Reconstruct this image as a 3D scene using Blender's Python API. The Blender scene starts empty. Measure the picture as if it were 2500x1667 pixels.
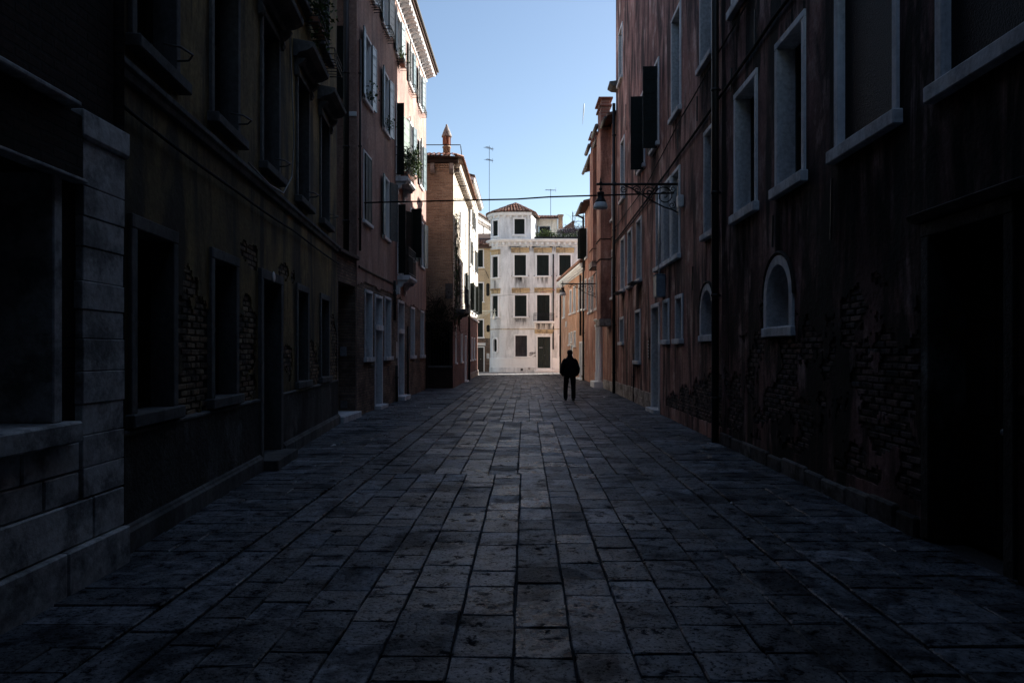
import bpy, bmesh, math, random
from mathutils import Matrix, Vector, noise

RND = random.Random(11)
scene = bpy.context.scene
COL = scene.collection
rad = math.radians

# ------------------------------------------------------------------ camera, sky, sun, exposure
EXPOSURE = 2.05
SUN_AZ, SUN_EL = rad(61.0), rad(24.5)          # azimuth measured from the street axis (+Y) towards the right (+X)
cam_data = bpy.data.cameras.new("camera")
cam = bpy.data.objects.new("camera", cam_data)
COL.objects.link(cam)
cam.location = (0.0, 0.0, 1.70)
cam.rotation_euler = (rad(90), 0, 0)
cam_data.sensor_width = 36.0
cam_data.lens = 25.2
cam_data.shift_y = 0.009
cam_data.clip_start, cam_data.clip_end = 0.05, 3000.0
scene.camera = cam

world = bpy.data.worlds.new("World")
scene.world = world
world.use_nodes = True
wt = world.node_tree
wt.nodes.clear()
w_out = wt.nodes.new("ShaderNodeOutputWorld")
w_bg = wt.nodes.new("ShaderNodeBackground")
w_sky = wt.nodes.new("ShaderNodeTexSky")
w_sky.sky_type = 'NISHITA'
w_sky.sun_disc = False
w_sky.sun_elevation = SUN_EL
w_sky.sun_rotation = SUN_AZ
w_sky.altitude = 0
w_sky.air_density, w_sky.dust_density, w_sky.ozone_density = 1.0, 0.8, 1.2
w_bg.inputs['Strength'].default_value = 0.050
wt.links.new(w_sky.outputs[0], w_bg.inputs[0])
wt.links.new(w_bg.outputs[0], w_out.inputs[0])

sun_data = bpy.data.lights.new("sun", 'SUN')
sun_data.energy = 3.5
sun_data.angle = rad(0.5)
sun_data.color = (1.0, 0.955, 0.90)
sun = bpy.data.objects.new("sun", sun_data)
COL.objects.link(sun)
SUN_VEC = Vector((math.sin(SUN_AZ) * math.cos(SUN_EL), math.cos(SUN_AZ) * math.cos(SUN_EL), math.sin(SUN_EL)))
sun.rotation_euler = (-SUN_VEC).to_track_quat('-Z', 'Y').to_euler()
sun.location = (20, 10, 30)

scene.view_settings.view_transform = 'Standard'
scene.view_settings.look = 'None'
scene.view_settings.gamma = 1.0
scene.view_settings.use_curve_mapping = False
scene.view_settings.exposure = EXPOSURE
scene.render.engine = 'CYCLES'
scene.cycles.max_bounces = 8
scene.cycles.diffuse_bounces = 5

# ------------------------------------------------------------------ node material helpers
class NM:
    def __init__(self, name):
        self.m = bpy.data.materials.new(name)
        self.m.use_nodes = True
        self.t = self.m.node_tree
        self.b = self.t.nodes['Principled BSDF']
        self.tc = None
    def n(self, typ, **kw):
        nd = self.t.nodes.new(typ)
        for k, v in kw.items():
            setattr(nd, k, v)
        return nd
    def link(self, a, b):
        self.t.links.new(a, b)
    def obj(self, scale=(1, 1, 1), loc=(0, 0, 0)):
        if self.tc is None:
            self.tc = self.n('ShaderNodeTexCoord')
        mp = self.n('ShaderNodeMapping')
        mp.inputs['Scale'].default_value = scale
        mp.inputs['Location'].default_value = loc
        self.link(self.tc.outputs['Object'], mp.inputs[0])
        return mp.outputs[0]
    def noise(self, vec, scale, detail=4, rough=0.55, dist=0.0):
        nd = self.n('ShaderNodeTexNoise')
        nd.inputs['Scale'].default_value = scale
        nd.inputs['Detail'].default_value = detail
        nd.inputs['Roughness'].default_value = rough
        nd.inputs['Distortion'].default_value = dist
        self.link(vec, nd.inputs['Vector'])
        return nd.outputs['Fac']
    def ramp(self, fac, p0, p1, c0=(0, 0, 0), c1=(1, 1, 1)):
        nd = self.n('ShaderNodeValToRGB')
        e = nd.color_ramp.elements
        e[0].position, e[1].position = p0, p1
        e[0].color, e[1].color = (*c0, 1), (*c1, 1)
        self.link(fac, nd.inputs[0])
        return nd.outputs[0]
    def mix(self, fac, a, b, mode='MIX'):
        nd = self.n('ShaderNodeMix', data_type='RGBA', blend_type=mode)
        for sock, v in ((nd.inputs[0], fac), (nd.inputs[6], a), (nd.inputs[7], b)):
            if hasattr(v, 'is_linked'):
                self.link(v, sock)
            elif isinstance(v, (int, float)):
                sock.default_value = v
            else:
                sock.default_value = (*v, 1)
        return nd.outputs[2]
    def math(self, op, a, b=0.0):
        nd = self.n('ShaderNodeMath', operation=op)
        for i, v in enumerate((a, b)):
            if hasattr(v, 'is_linked'):
                self.link(v, nd.inputs[i])
            else:
                nd.inputs[i].default_value = v
        return nd.outputs[0]
    def bump(self, h, strength, dist, prev=None):
        nd = self.n('ShaderNodeBump')
        nd.inputs['Strength'].default_value = strength
        nd.inputs['Distance'].default_value = dist
        self.link(h, nd.inputs['Height'])
        if prev is not None:
            self.link(prev, nd.inputs['Normal'])
        self.link(nd.outputs[0], self.b.inputs['Normal'])
        return nd.outputs[0]
    def done(self, col=None, rough=0.9, spec=0.3, metal=0.0):
        if col is not None:
            if hasattr(col, 'is_linked'):
                self.link(col, self.b.inputs['Base Color'])
            else:
                self.b.inputs['Base Color'].default_value = (*col, 1)
        if hasattr(rough, 'is_linked'):
            self.link(rough, self.b.inputs['Roughness'])
        else:
            self.b.inputs['Roughness'].default_value = rough
        if spec is not None:
            self.b.inputs['Specular IOR Level'].default_value = spec
        self.b.inputs['Metallic'].default_value = metal
        return self.m

def plaster(name, base, dark, streak, seed, amount=0.5, patch=0.5, bump=0.5, pale=None, s0=0.46, s1=0.60):
    N = NM(name)
    loc = (seed * 3.1, seed * 1.7, seed * 2.3)
    v = N.obj((1, 1, 1), loc)
    big = N.noise(v, 0.55, 6, 0.6, 0.4)
    col = N.mix(N.ramp(big, 0.42, 0.58), base, dark)
    col = N.mix(patch, base, col)
    if pale:
        pn = N.noise(N.obj((1, 1, 0.7), (loc[1], loc[2], 4)), 1.3, 5, 0.65)
        col = N.mix(N.ramp(pn, 0.53, 0.64), col, pale)
    st = N.noise(N.obj((1.0, 1.0, 0.17), loc), 2.0, 6, 0.62, 0.5)
    col = N.mix(N.math('MULTIPLY', N.ramp(st, s0, s1), amount), col, streak)
    st2 = N.noise(N.obj((1.0, 1.0, 0.06), (loc[2], 1, 2)), 8.0, 3, 0.6)
    col = N.mix(N.math('MULTIPLY', N.math('MULTIPLY', N.ramp(st2, 0.50, 0.66), N.ramp(N.noise(v, 0.9, 3), 0.45, 0.6)), amount * 0.6), col, streak)
    fine = N.noise(v, 16, 6, 0.7)
    col = N.mix(0.35, col, N.ramp(fine, 0.36, 0.64, (0.18, 0.18, 0.18), (0.82, 0.82, 0.82)), 'OVERLAY')
    b1 = N.bump(N.noise(v, 2.2, 4, 0.6), bump * 0.6, 0.05)
    N.bump(fine, bump, 0.012, b1)
    return N.done(col, 0.93, 0.2)

def brickwall(name, c1, c2, mortar, scale, seed, grime=(0.02, 0.018, 0.016), g_amt=0.5, bump=0.7):
    N = NM(name)
    br = N.n('ShaderNodeTexBrick')
    # the wall's local x runs along it, z upward
    sx = N.n('ShaderNodeSeparateXYZ'); cx = N.n('ShaderNodeCombineXYZ')
    N.link(N.obj(), sx.inputs[0]); N.link(sx.outputs[0], cx.inputs[0]); N.link(sx.outputs[2], cx.inputs[1])
    jig = N.noise(N.obj((1, 1, 1), (seed, 0, 0)), 3.0, 2)
    ad = N.n('ShaderNodeVectorMath', operation='ADD')
    cj = N.n('ShaderNodeCombineXYZ')
    N.link(N.math('MULTIPLY', jig, 0.03), cj.inputs[1])
    N.link(cx.outputs[0], ad.inputs[0]); N.link(cj.outputs[0], ad.inputs[1])
    N.link(ad.outputs[0], br.inputs['Vector'])
    br.inputs['Color1'].default_value = (*c1, 1)
    br.inputs['Color2'].default_value = (*c2, 1)
    br.inputs['Mortar'].default_value = (*mortar, 1)
    br.inputs['Scale'].default_value = scale
    br.inputs['Mortar Size'].default_value = 0.012
    br.inputs['Mortar Smooth'].default_value = 0.3
    br.inputs['Brick Width'].default_value = 0.26
    br.inputs['Row Height'].default_value = 0.072
    v = N.obj((1, 1, 1), (seed * 2.2, 0, seed))
    pn = N.noise(v, 1.1, 6, 0.65)
    col = N.mix(N.math('MULTIPLY', N.ramp(pn, 0.44, 0.58), g_amt), br.outputs['Color'], grime)
    fine = N.noise(v, 22, 5, 0.7)
    col = N.mix(0.5, col, N.ramp(fine, 0.3, 0.7, (0.2, 0.2, 0.2), (0.9, 0.9, 0.9)), 'OVERLAY')
    inv = N.math('SUBTRACT', 1.0, br.outputs['Fac'])
    b1 = N.bump(inv, bump, 0.02)
    N.bump(fine, 0.5, 0.015, b1)
    return N.done(col, 0.95, 0.15)

def rnd_value(N):
    oi = N.n('ShaderNodeObjectInfo')
    ge = N.n('ShaderNodeNewGeometry')
    return N.math('FRACT', N.math('ADD', oi.outputs['Random'], N.math('MULTIPLY', ge.outputs['Random Per Island'], 7.31)))

def pieces(name, stops, rough=0.85, nscale=14, bump=0.5, dirt=(0.02, 0.02, 0.02), d_amt=0.4, spec=0.25, dscale=3.0, dist=0.012):
    """per-piece tone (object random + island random) for bricks, stones, tiles, boards"""
    N = NM(name)
    r = rnd_value(N)
    nd = N.n('ShaderNodeValToRGB')
    e = nd.color_ramp.elements
    while len(e) < len(stops):
        e.new(0.5)
    for i, c in enumerate(stops):
        e[i].position = i / max(1, len(stops) - 1)
        e[i].color = (*c, 1)
    N.link(r, nd.inputs[0])
    if N.tc is None:
        N.tc = N.n('ShaderNodeTexCoord')
    ge = N.n('ShaderNodeNewGeometry')
    pos = ge.outputs['Position']
    fine = N.noise(pos, nscale, 6, 0.7)
    big = N.noise(pos, dscale, 5, 0.65)
    col = N.mix(N.math('MULTIPLY', N.ramp(big, 0.47, 0.60), d_amt), nd.outputs[0], dirt)
    col = N.mix(0.5, col, N.ramp(fine, 0.36, 0.64, (0.15, 0.15, 0.15), (0.82, 0.82, 0.82)), 'OVERLAY')
    N.bump(fine, bump, dist)
    return N.done(col, rough, spec)

def paving(name):
    N = NM(name)
    r = rnd_value(N)
    nd = N.n('ShaderNodeValToRGB')
    e = nd.color_ramp.elements
    cols = [(0.044, 0.052, 0.065), (0.070, 0.080, 0.098), (0.030, 0.034, 0.042), (0.054, 0.061, 0.074), (0.15, 0.165, 0.19), (0.034, 0.040, 0.050), (0.062, 0.070, 0.083), (0.024, 0.027, 0.034)]
    while len(e) < len(cols):
        e.new(0.5)
    for i, c in enumerate(cols):
        e[i].position = i / (len(cols) - 1)
        e[i].color = (*c, 1)
    N.link(r, nd.inputs[0])
    pos = N.n('ShaderNodeNewGeometry').outputs['Position']
    mot = N.noise(pos, 7.0, 6, 0.7, 0.3)
    col = N.mix(0.85, nd.outputs[0], N.ramp(mot, 0.36, 0.64, (0.12, 0.12, 0.12), (0.88, 0.88, 0.88)), 'OVERLAY')
    pit = N.noise(pos, 38.0, 5, 0.75)
    col = N.mix(N.math('MULTIPLY', N.ramp(pit, 0.52, 0.62), 0.75), col, (0.015, 0.016, 0.018))
    # foot-polished path along the street middle; its sheen is also painted as lighter colour
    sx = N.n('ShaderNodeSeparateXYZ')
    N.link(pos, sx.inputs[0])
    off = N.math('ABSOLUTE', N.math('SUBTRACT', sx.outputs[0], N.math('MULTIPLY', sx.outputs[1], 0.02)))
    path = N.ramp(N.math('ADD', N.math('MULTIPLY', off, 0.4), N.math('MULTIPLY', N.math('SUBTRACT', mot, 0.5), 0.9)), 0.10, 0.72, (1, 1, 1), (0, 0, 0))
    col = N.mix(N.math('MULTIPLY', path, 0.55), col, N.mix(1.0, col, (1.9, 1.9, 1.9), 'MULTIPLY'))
    blot = N.noise(pos, 1.5, 4, 0.6, 0.8)
    col = N.mix(N.math('MULTIPLY', N.ramp(blot, 0.52, 0.62), 0.7), col, (0.022, 0.023, 0.026))
    ro = N.math('ADD', N.math('MULTIPLY', N.math('FRACT', N.math('MULTIPLY', r, 13.7)), 0.28), N.math('MULTIPLY', N.ramp(mot, 0.35, 0.65), 0.25))
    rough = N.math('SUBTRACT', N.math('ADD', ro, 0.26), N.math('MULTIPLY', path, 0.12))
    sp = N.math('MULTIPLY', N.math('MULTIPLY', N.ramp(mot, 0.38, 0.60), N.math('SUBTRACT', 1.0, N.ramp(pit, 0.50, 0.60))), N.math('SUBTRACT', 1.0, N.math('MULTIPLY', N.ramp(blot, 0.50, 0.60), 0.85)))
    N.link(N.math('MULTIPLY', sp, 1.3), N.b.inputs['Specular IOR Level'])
    b1 = N.bump(N.noise(pos, 5.0, 3, 0.6), 0.7, 0.03)
    b2 = N.bump(mot, 0.5, 0.015, b1)
    N.bump(pit, 0.9, -0.008, b2)
    return N.done(col, rough, None)

def plain(name, col, rough=0.6, spec=0.4, metal=0.0, var=0.25, nscale=9, bump=0.15):
    N = NM(name)
    v = N.obj()
    f = N.noise(v, nscale, 5, 0.6)
    c = N.mix(var, col, N.ramp(f, 0.3, 0.7, (0.15, 0.15, 0.15), (0.95, 0.95, 0.95)), 'OVERLAY')
    if bump:
        N.bump(f, bump, 0.01)
    return N.done(c, rough, spec, metal)

M = {}
M['plaster_ochre'] = plaster('ochre_plaster', (0.27, 0.190, 0.075), (0.13, 0.095, 0.045), (0.025, 0.022, 0.018), 1, 0.85, 0.9)
M['cement_dado'] = plaster('dark_cement', (0.075, 0.073, 0.070), (0.022, 0.022, 0.022), (0.010, 0.010, 0.010), 2, 0.6, 0.95, 2.0, (0.13, 0.13, 0.125))
M['pink'] = plaster('pink_plaster', (0.41, 0.262, 0.212), (0.33, 0.205, 0.170), (0.17, 0.118, 0.108), 3, 0.6, 0.85, 0.7, (0.47, 0.33, 0.275))
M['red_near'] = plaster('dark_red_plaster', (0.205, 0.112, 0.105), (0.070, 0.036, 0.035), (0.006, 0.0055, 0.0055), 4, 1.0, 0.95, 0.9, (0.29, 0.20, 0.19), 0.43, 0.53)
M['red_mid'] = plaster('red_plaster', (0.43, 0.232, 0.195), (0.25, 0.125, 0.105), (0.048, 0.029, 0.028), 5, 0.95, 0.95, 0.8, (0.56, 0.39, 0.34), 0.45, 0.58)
M['orange_mid'] = plaster('orange_red_plaster', (0.47, 0.245, 0.180), (0.34, 0.160, 0.115), (0.14, 0.072, 0.058), 6, 0.75, 0.9, 0.6, (0.56, 0.36, 0.28))
M['orange'] = plaster('orange_plaster', (0.64, 0.375, 0.250), (0.54, 0.295, 0.190), (0.33, 0.19, 0.135), 7, 0.5, 0.8, 0.5, (0.74, 0.52, 0.39))
M['cream'] = plaster('cream_plaster', (0.74, 0.67, 0.56), (0.62, 0.55, 0.45), (0.30, 0.26, 0.21), 8, 0.5, 0.7, 0.5)
M['cream_sand'] = plaster('sand_plaster', (0.62, 0.49, 0.32), (0.55, 0.43, 0.28), (0.33, 0.27, 0.20), 9, 0.3, 0.6, 0.4)
M['white'] = plaster('white_plaster', (0.84, 0.845, 0.845), (0.72, 0.725, 0.725), (0.34, 0.335, 0.325), 10, 0.5, 0.8, 0.4, (0.87, 0.87, 0.865))
M['white_far'] = plaster('pale_plaster', (0.80, 0.78, 0.74), (0.74, 0.72, 0.68), (0.5, 0.48, 0.45), 12, 0.2, 0.5, 0.2)
M['hood'] = plaster('ochre_stucco', (0.60, 0.47, 0.29), (0.45, 0.35, 0.22), (0.15, 0.12, 0.09), 13, 0.7, 0.5, 0.3)
M['brick_pink_house'] = brickwall('brown_brickwork', (0.30, 0.20, 0.14), (0.17, 0.11, 0.085), (0.13, 0.115, 0.10), 1.0, 1, g_amt=0.55)
M['brick_tower'] = brickwall('ochre_brickwork', (0.50, 0.335, 0.22), (0.33, 0.21, 0.14), (0.40, 0.33, 0.26), 1.0, 2, g_amt=0.25)
M['brick_red'] = brickwall('red_brickwork', (0.24, 0.105, 0.085), (0.16, 0.075, 0.065), (0.22, 0.18, 0.16), 1.0, 3, g_amt=0.3)
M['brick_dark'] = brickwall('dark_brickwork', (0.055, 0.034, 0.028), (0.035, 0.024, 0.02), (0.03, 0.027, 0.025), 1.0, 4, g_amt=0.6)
M['mortar'] = plaster('old_mortar', (0.050, 0.045, 0.040), (0.028, 0.025, 0.023), (0.016, 0.015, 0.014), 14, 0.5, 0.8, 1.0)
M['brick_ochre'] = pieces('yellow_brown_bricks', [(0.20, 0.135, 0.08), (0.30, 0.215, 0.13), (0.14, 0.09, 0.06), (0.24, 0.165, 0.10)], 0.95, 30, 0.9, (0.02, 0.018, 0.015), 0.8)
M['brick_near_red'] = pieces('sooty_red_bricks', [(0.12, 0.075, 0.065), (0.07, 0.055, 0.055), (0.16, 0.105, 0.09), (0.09, 0.078, 0.078)], 0.95, 30, 0.9, (0.012, 0.011, 0.011), 0.9)
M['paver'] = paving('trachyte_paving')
M['stone_block'] = pieces('weathered_stone_blocks', [(0.60, 0.595, 0.58), (0.50, 0.495, 0.485), (0.68, 0.675, 0.66)], 0.85, 12, 0.7, (0.05, 0.05, 0.05), 0.6, 0.3, 2.6)
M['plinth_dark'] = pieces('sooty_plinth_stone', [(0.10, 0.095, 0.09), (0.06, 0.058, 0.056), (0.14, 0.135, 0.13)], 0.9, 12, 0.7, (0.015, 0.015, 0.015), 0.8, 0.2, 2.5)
M['paver_bounce'] = pieces('bounce_lightened_paving', [(0.34, 0.33, 0.32), (0.42, 0.41, 0.40), (0.28, 0.275, 0.27)], 0.8, 20, 0.5, (0.18, 0.175, 0.17), 0.5, 0.3)  # made paler than the street stone to bounce light onto the white house
M['stone_plinth'] = pieces('pale_plinth_stone', [(0.40, 0.36, 0.32), (0.30, 0.27, 0.24), (0.46, 0.42, 0.38)], 0.9, 12, 0.6, (0.10, 0.07, 0.06), 0.7, 0.2, 2.5)
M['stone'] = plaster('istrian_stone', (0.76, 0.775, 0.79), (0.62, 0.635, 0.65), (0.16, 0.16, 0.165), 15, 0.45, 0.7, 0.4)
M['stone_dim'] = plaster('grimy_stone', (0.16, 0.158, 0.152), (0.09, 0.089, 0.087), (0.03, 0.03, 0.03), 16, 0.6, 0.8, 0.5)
M['stone_white'] = plaster('clean_stone', (0.90, 0.90, 0.89), (0.84, 0.84, 0.83), (0.5, 0.49, 0.48), 17, 0.15, 0.5, 0.25)
M['shutter_dark'] = pieces('dark_green_shutter_paint', [(0.008, 0.013, 0.012), (0.011, 0.017, 0.016), (0.007, 0.011, 0.011)], 0.6, 20, 0.2, (0.005, 0.007, 0.007), 0.3, 0.15)
M['shutter_sky_tint'] = pieces('sky_tinted_shutter_paint', [(0.085, 0.130, 0.135), (0.105, 0.155, 0.160), (0.070, 0.110, 0.115)], 0.34, 18, 0.15, (0.04, 0.06, 0.062), 0.3, 0.6)  # blue of the reflected sky painted into the green
M['shutter_sunlit'] = pieces('sunlit_green_shutter_paint', [(0.16, 0.21, 0.165), (0.18, 0.235, 0.185)], 0.5, 18, 0.15, (0.10, 0.13, 0.10), 0.2, 0.4)  # lighter copy of the shutter green, sunlight on the leaf painted in
M['door_green'] = plain('dark_green_door', (0.012, 0.020, 0.017), 0.45)
M['door_dark'] = plain('black_brown_door', (0.010, 0.008, 0.007), 0.55)
M['grey_panel'] = plain('grey_painted_panel', (0.24, 0.25, 0.27), 0.6)
M['glass'] = plain('dark_window_glass', (0.005, 0.0055, 0.006), 0.15, 0.22, 0, 0.0, 3, 0.02)
M['glass_rough'] = plain('blistered_window_film', (0.006, 0.007, 0.008), 0.55, 0.12, 0, 0.9, 45, 1.5)
M['void'] = plain('dark_interior', (0.006, 0.006, 0.006), 0.9, 0.1)
M['iron'] = plain('black_iron', (0.012, 0.012, 0.013), 0.55, 0.4)
M['pipe'] = plain('dark_downpipe', (0.018, 0.015, 0.014), 0.5, 0.4)
M['gutter'] = plain('grey_gutter_metal', (0.09, 0.085, 0.08), 0.5, 0.5, 0.3)
M['cable'] = plain('black_cable', (0.010, 0.010, 0.011), 0.8, 0.1)
M['cable_grey'] = plain('grey_cable', (0.20, 0.19, 0.18), 0.5)
M['steel'] = plain('galvanised_steel', (0.42, 0.43, 0.45), 0.35, 0.5, 0.6)
M['milk'] = plain('milky_lamp_glass', (0.70, 0.72, 0.72), 0.25, 0.5, 0, 0.1)
M['box_blue'] = plain('blue_grey_cabinet', (0.15, 0.18, 0.22), 0.5)
M['plastic_white'] = plain('white_plastic', (0.62, 0.61, 0.60), 0.5)
M['lamp_sunlit'] = plain('sunlit_pale_iron', (0.50, 0.56, 0.52), 0.5)  # iron coloured pale for the sunlight falling on this lamp
M['red_tape'] = plain('red_tape', (0.5, 0.06, 0.05), 0.5)
M['tile'] = pieces('terracotta_tiles', [(0.42, 0.20, 0.13), (0.30, 0.13, 0.085), (0.55, 0.33, 0.24), (0.22, 0.11, 0.08)], 0.9, 20, 0.5, (0.07, 0.055, 0.045), 0.5)
M['roof_flat'] = plain('roof_underlay', (0.10, 0.06, 0.045), 0.9)
M['curtain'] = plaster('dark_grey_curtain', (0.075, 0.068, 0.075), (0.04, 0.036, 0.04), (0.02, 0.018, 0.02), 18, 0.8, 0.8, 0.3)
M['leaf'] = pieces('leaves', [(0.045, 0.085, 0.022), (0.075, 0.12, 0.035), (0.03, 0.06, 0.02)], 0.6, 5, 0.1, (0.03, 0.05, 0.015), 0.2)
M['leaf_light'] = pieces('yellow_green_leaves', [(0.10, 0.16, 0.04), (0.15, 0.20, 0.06), (0.07, 0.12, 0.03)], 0.6, 5, 0.1, (0.05, 0.08, 0.02), 0.2)
M['leaf_purple'] = pieces('mauve_leaves', [(0.10, 0.07, 0.09), (0.16, 0.12, 0.15), (0.06, 0.06, 0.05)], 0.7, 5, 0.1, (0.04, 0.03, 0.04), 0.2)
M['vine'] = plain('bare_vine_stems', (0.055, 0.040, 0.030), 0.9)
M['vine_pale'] = plain('pale_vine_stems', (0.20, 0.17, 0.14), 0.9)
M['terracotta'] = plain('terracotta_pot', (0.30, 0.13, 0.08), 0.85)
M['jacket'] = plain('navy_jacket_cloth', (0.006, 0.0065, 0.010), 0.85, 0.15)
M['trousers'] = plain('black_trouser_cloth', (0.005, 0.005, 0.006), 0.9, 0.15)
M['shoe'] = plain('black_leather', (0.006, 0.006, 0.006), 0.5)
M['skin'] = plain('skin', (0.30, 0.17, 0.12), 0.55, 0.4, 0, 0.1)
M['hair'] = plain('black_hair', (0.006, 0.005, 0.005), 0.6)
M['paper'] = plain('white_paper', (0.7, 0.7, 0.7), 0.8)
M['ground'] = plain('packed_joint_sand', (0.060, 0.060, 0.061), 0.95, 0.1, 0, 0.5, 40, 0.4)
M['soil'] = plain('far_ground', (0.12, 0.115, 0.11), 0.95, 0.1)

def stain_material():
    N = NM('sooty_drip_stain')
    tc = N.n('ShaderNodeTexCoord')
    sp = N.n('ShaderNodeSeparateXYZ')
    N.link(tc.outputs['Generated'], sp.inputs[0])
    ge = N.n('ShaderNodeNewGeometry')
    mp = N.n('ShaderNodeMapping')
    mp.inputs['Scale'].default_value = (1, 1, 0.12)
    N.link(ge.outputs['Position'], mp.inputs[0])
    drip = N.ramp(N.noise(mp.outputs[0], 6.0, 5, 0.65), 0.40, 0.58)
    zf = N.math('POWER', sp.outputs[2], 0.8)
    xf = N.ramp(N.math('ABSOLUTE', N.math('SUBTRACT', sp.outputs[0], 0.5)), 0.30, 0.5, (1, 1, 1), (0, 0, 0))
    fac = N.math('MULTIPLY', N.math('MULTIPLY', drip, zf), xf)
    fac = N.math('MULTIPLY', fac, 0.93)
    tr = N.n('ShaderNodeBsdfTransparent')
    mx = N.n('ShaderNodeMixShader')
    N.link(fac, mx.inputs[0])
    N.link(tr.outputs[0], mx.inputs[1])
    N.link(N.b.outputs[0], mx.inputs[2])
    N.link(mx.outputs[0], N.t.nodes['Material Output'].inputs[0])
    return N.done((0.010, 0.009, 0.009), 0.95, 0.05)
M['stain'] = stain_material()
M['contrail'] = plain('ice_trail', (0.8, 0.8, 0.8), 1.0, 0.0, 0, 0.0, 3, 0.0)

# ------------------------------------------------------------------ mesh builder
class MB:
    def __init__(self):
        self.v, self.f = [], []
    def add(self, vs, fs):
        k = len(self.v)
        self.v += [tuple(p) for p in vs]
        self.f += [tuple(i + k for i in q) for q in fs]
        return self
    def box(self, x0, x1, y0, y1, z0, z1):
        vs = [(x0, y0, z0), (x1, y0, z0), (x1, y1, z0), (x0, y1, z0), (x0, y0, z1), (x1, y0, z1), (x1, y1, z1), (x0, y1, z1)]
        return self.add(vs, [(0, 3, 2, 1), (4, 5, 6, 7), (0, 1, 5, 4), (1, 2, 6, 5), (2, 3, 7, 6), (3, 0, 4, 7)])
    def d(self, u0, u1, d0, d1, z0, z1):
        """box in facade terms: u along the wall, d outward, z up (local y = -d)"""
        return self.box(u0, u1, -d1, -d0, z0, z1)
    def run(self, prof, u0, u1):
        """profile [(d, z)...] swept along u"""
        n = len(prof)
        vs = [(u0, -d, z) for d, z in prof] + [(u1, -d, z) for d, z in prof]
        fs = [(i, (i + 1) % n, n + (i + 1) % n, n + i) for i in range(n)]
        fs += [tuple(range(n))[::-1], tuple(range(n, 2 * n))]
        return self.add(vs, fs)
    def prism(self, poly, y0, y1):
        """(x, z) outline given depth along y"""
        n = len(poly)
        vs = [(x, y0, z) for x, z in poly] + [(x, y1, z) for x, z in poly]
        fs = [(i, (i + 1) % n, n + (i + 1) % n, n + i) for i in range(n)]
        fs += [tuple(range(n))[::-1], tuple(range(n, 2 * n))]
        return self.add(vs, fs)
    def tube(self, pts, r, n=6, caps=True):
        pts = [Vector(p) for p in pts]
        rs = r if isinstance(r, (list, tuple)) else [r] * len(pts)
        vs, fs = [], []
        for i, p in enumerate(pts):
            t = (pts[min(i + 1, len(pts) - 1)] - pts[max(i - 1, 0)]).normalized()
            a = Vector((0, 0, 1)) if abs(t.z) < 0.9 else Vector((1, 0, 0))
            s = t.cross(a).normalized()
            q = s.cross(t)
            for k in range(n):
                an = 2 * math.pi * k / n
                vs.append(p + (s * math.cos(an) + q * math.sin(an)) * rs[i])
        for i in range(len(pts) - 1):
            for k in range(n):
                a, b = i * n + k, i * n + (k + 1) % n
                fs.append((a, b, b + n, a + n))
        if caps:
            fs.append(tuple(range(n))[::-1])
            fs.append(tuple(range((len(pts) - 1) * n, len(pts) * n)))
        return self.add(vs, fs)
    def lathe(self, prof, n=14, c=(0, 0, 0)):
        vs, fs = [], []
        for r, z in prof:
            for k in range(n):
                a = 2 * math.pi * k / n
                vs.append((c[0] + r * math.cos(a), c[1] + r * math.sin(a), c[2] + z))
        for i in range(len(prof) - 1):
            for k in range(n):
                a, b = i * n + k, i * n + (k + 1) % n
                fs.append((a, b, b + n, a + n))
        fs.append(tuple(range(n))[::-1])
        fs.append(tuple(range((len(prof) - 1) * n, len(prof) * n)))
        return self.add(vs, fs)
    def mesh(self, name, mat, bevel=0.0, smooth=False):
        me = bpy.data.meshes.new(name)
        me.from_pydata(self.v, [], self.f)
        bm = bmesh.new()
        bm.from_mesh(me)
        bmesh.ops.recalc_face_normals(bm, faces=bm.faces)
        if bevel:
            es = [e for e in bm.edges if len(e.link_faces) == 2 and e.calc_face_angle(0) > 0.5]
            bmesh.ops.bevel(bm, geom=es, offset=bevel, segments=1, affect='EDGES', clamp_overlap=True)
        bm.to_mesh(me)
        bm.free()
        me.materials.append(M[mat] if isinstance(mat, str) else mat)
        if smooth:
            me.polygons.foreach_set('use_smooth', [True] * len(me.polygons))
        return me

WM = {}
def put(name, data, mw=None, parent=None):
    o = bpy.data.objects.new(name, data)
    COL.objects.link(o)
    mw = mw if mw is not None else Matrix()
    if parent is not None:
        o.parent = parent
        o.matrix_parent_inverse = WM[parent].inverted()
    o.matrix_basis = mw
    WM[o] = mw.copy()
    return o
def tag(o, label, cat, group=None):
    o['label'] = label
    o['category'] = cat
    if group:
        o['group'] = group
    return o
def thing(name, label, cat, mw=None, group=None):
    o = put(name, None, mw)
    o.empty_display_size = 0.3
    return tag(o, label, cat, group)
def structure(o):
    o['kind'] = 'structure'
    return o
CACHE = {}
def cached(key, fn):
    if key not in CACHE:
        CACHE[key] = fn()
    return CACHE[key]
T = Matrix.Translation
def RZ(a):
    return Matrix.Rotation(a, 4, 'Z')

class Fr:
    """a facade: origin on the ground, u along it, inward = u turned by +90 degrees"""
    def __init__(self, p0, p1):
        self.o = Vector((p0[0], p0[1], 0))
        d = Vector((p1[0] - p0[0], p1[1] - p0[1], 0))
        self.L = d.length
        self.u = d.normalized()
        self.ang = math.atan2(self.u.y, self.u.x)
        self.mw = T(self.o) @ RZ(self.ang)
    def at(self, u, d=0.0, z=0.0):
        return self.mw @ T((u, -d, z))
    def Y(self, y):
        return (y - self.o.y) / self.u.y
    def pt(self, u, d, z):
        return self.mw @ Vector((u, -d, z))

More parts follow.
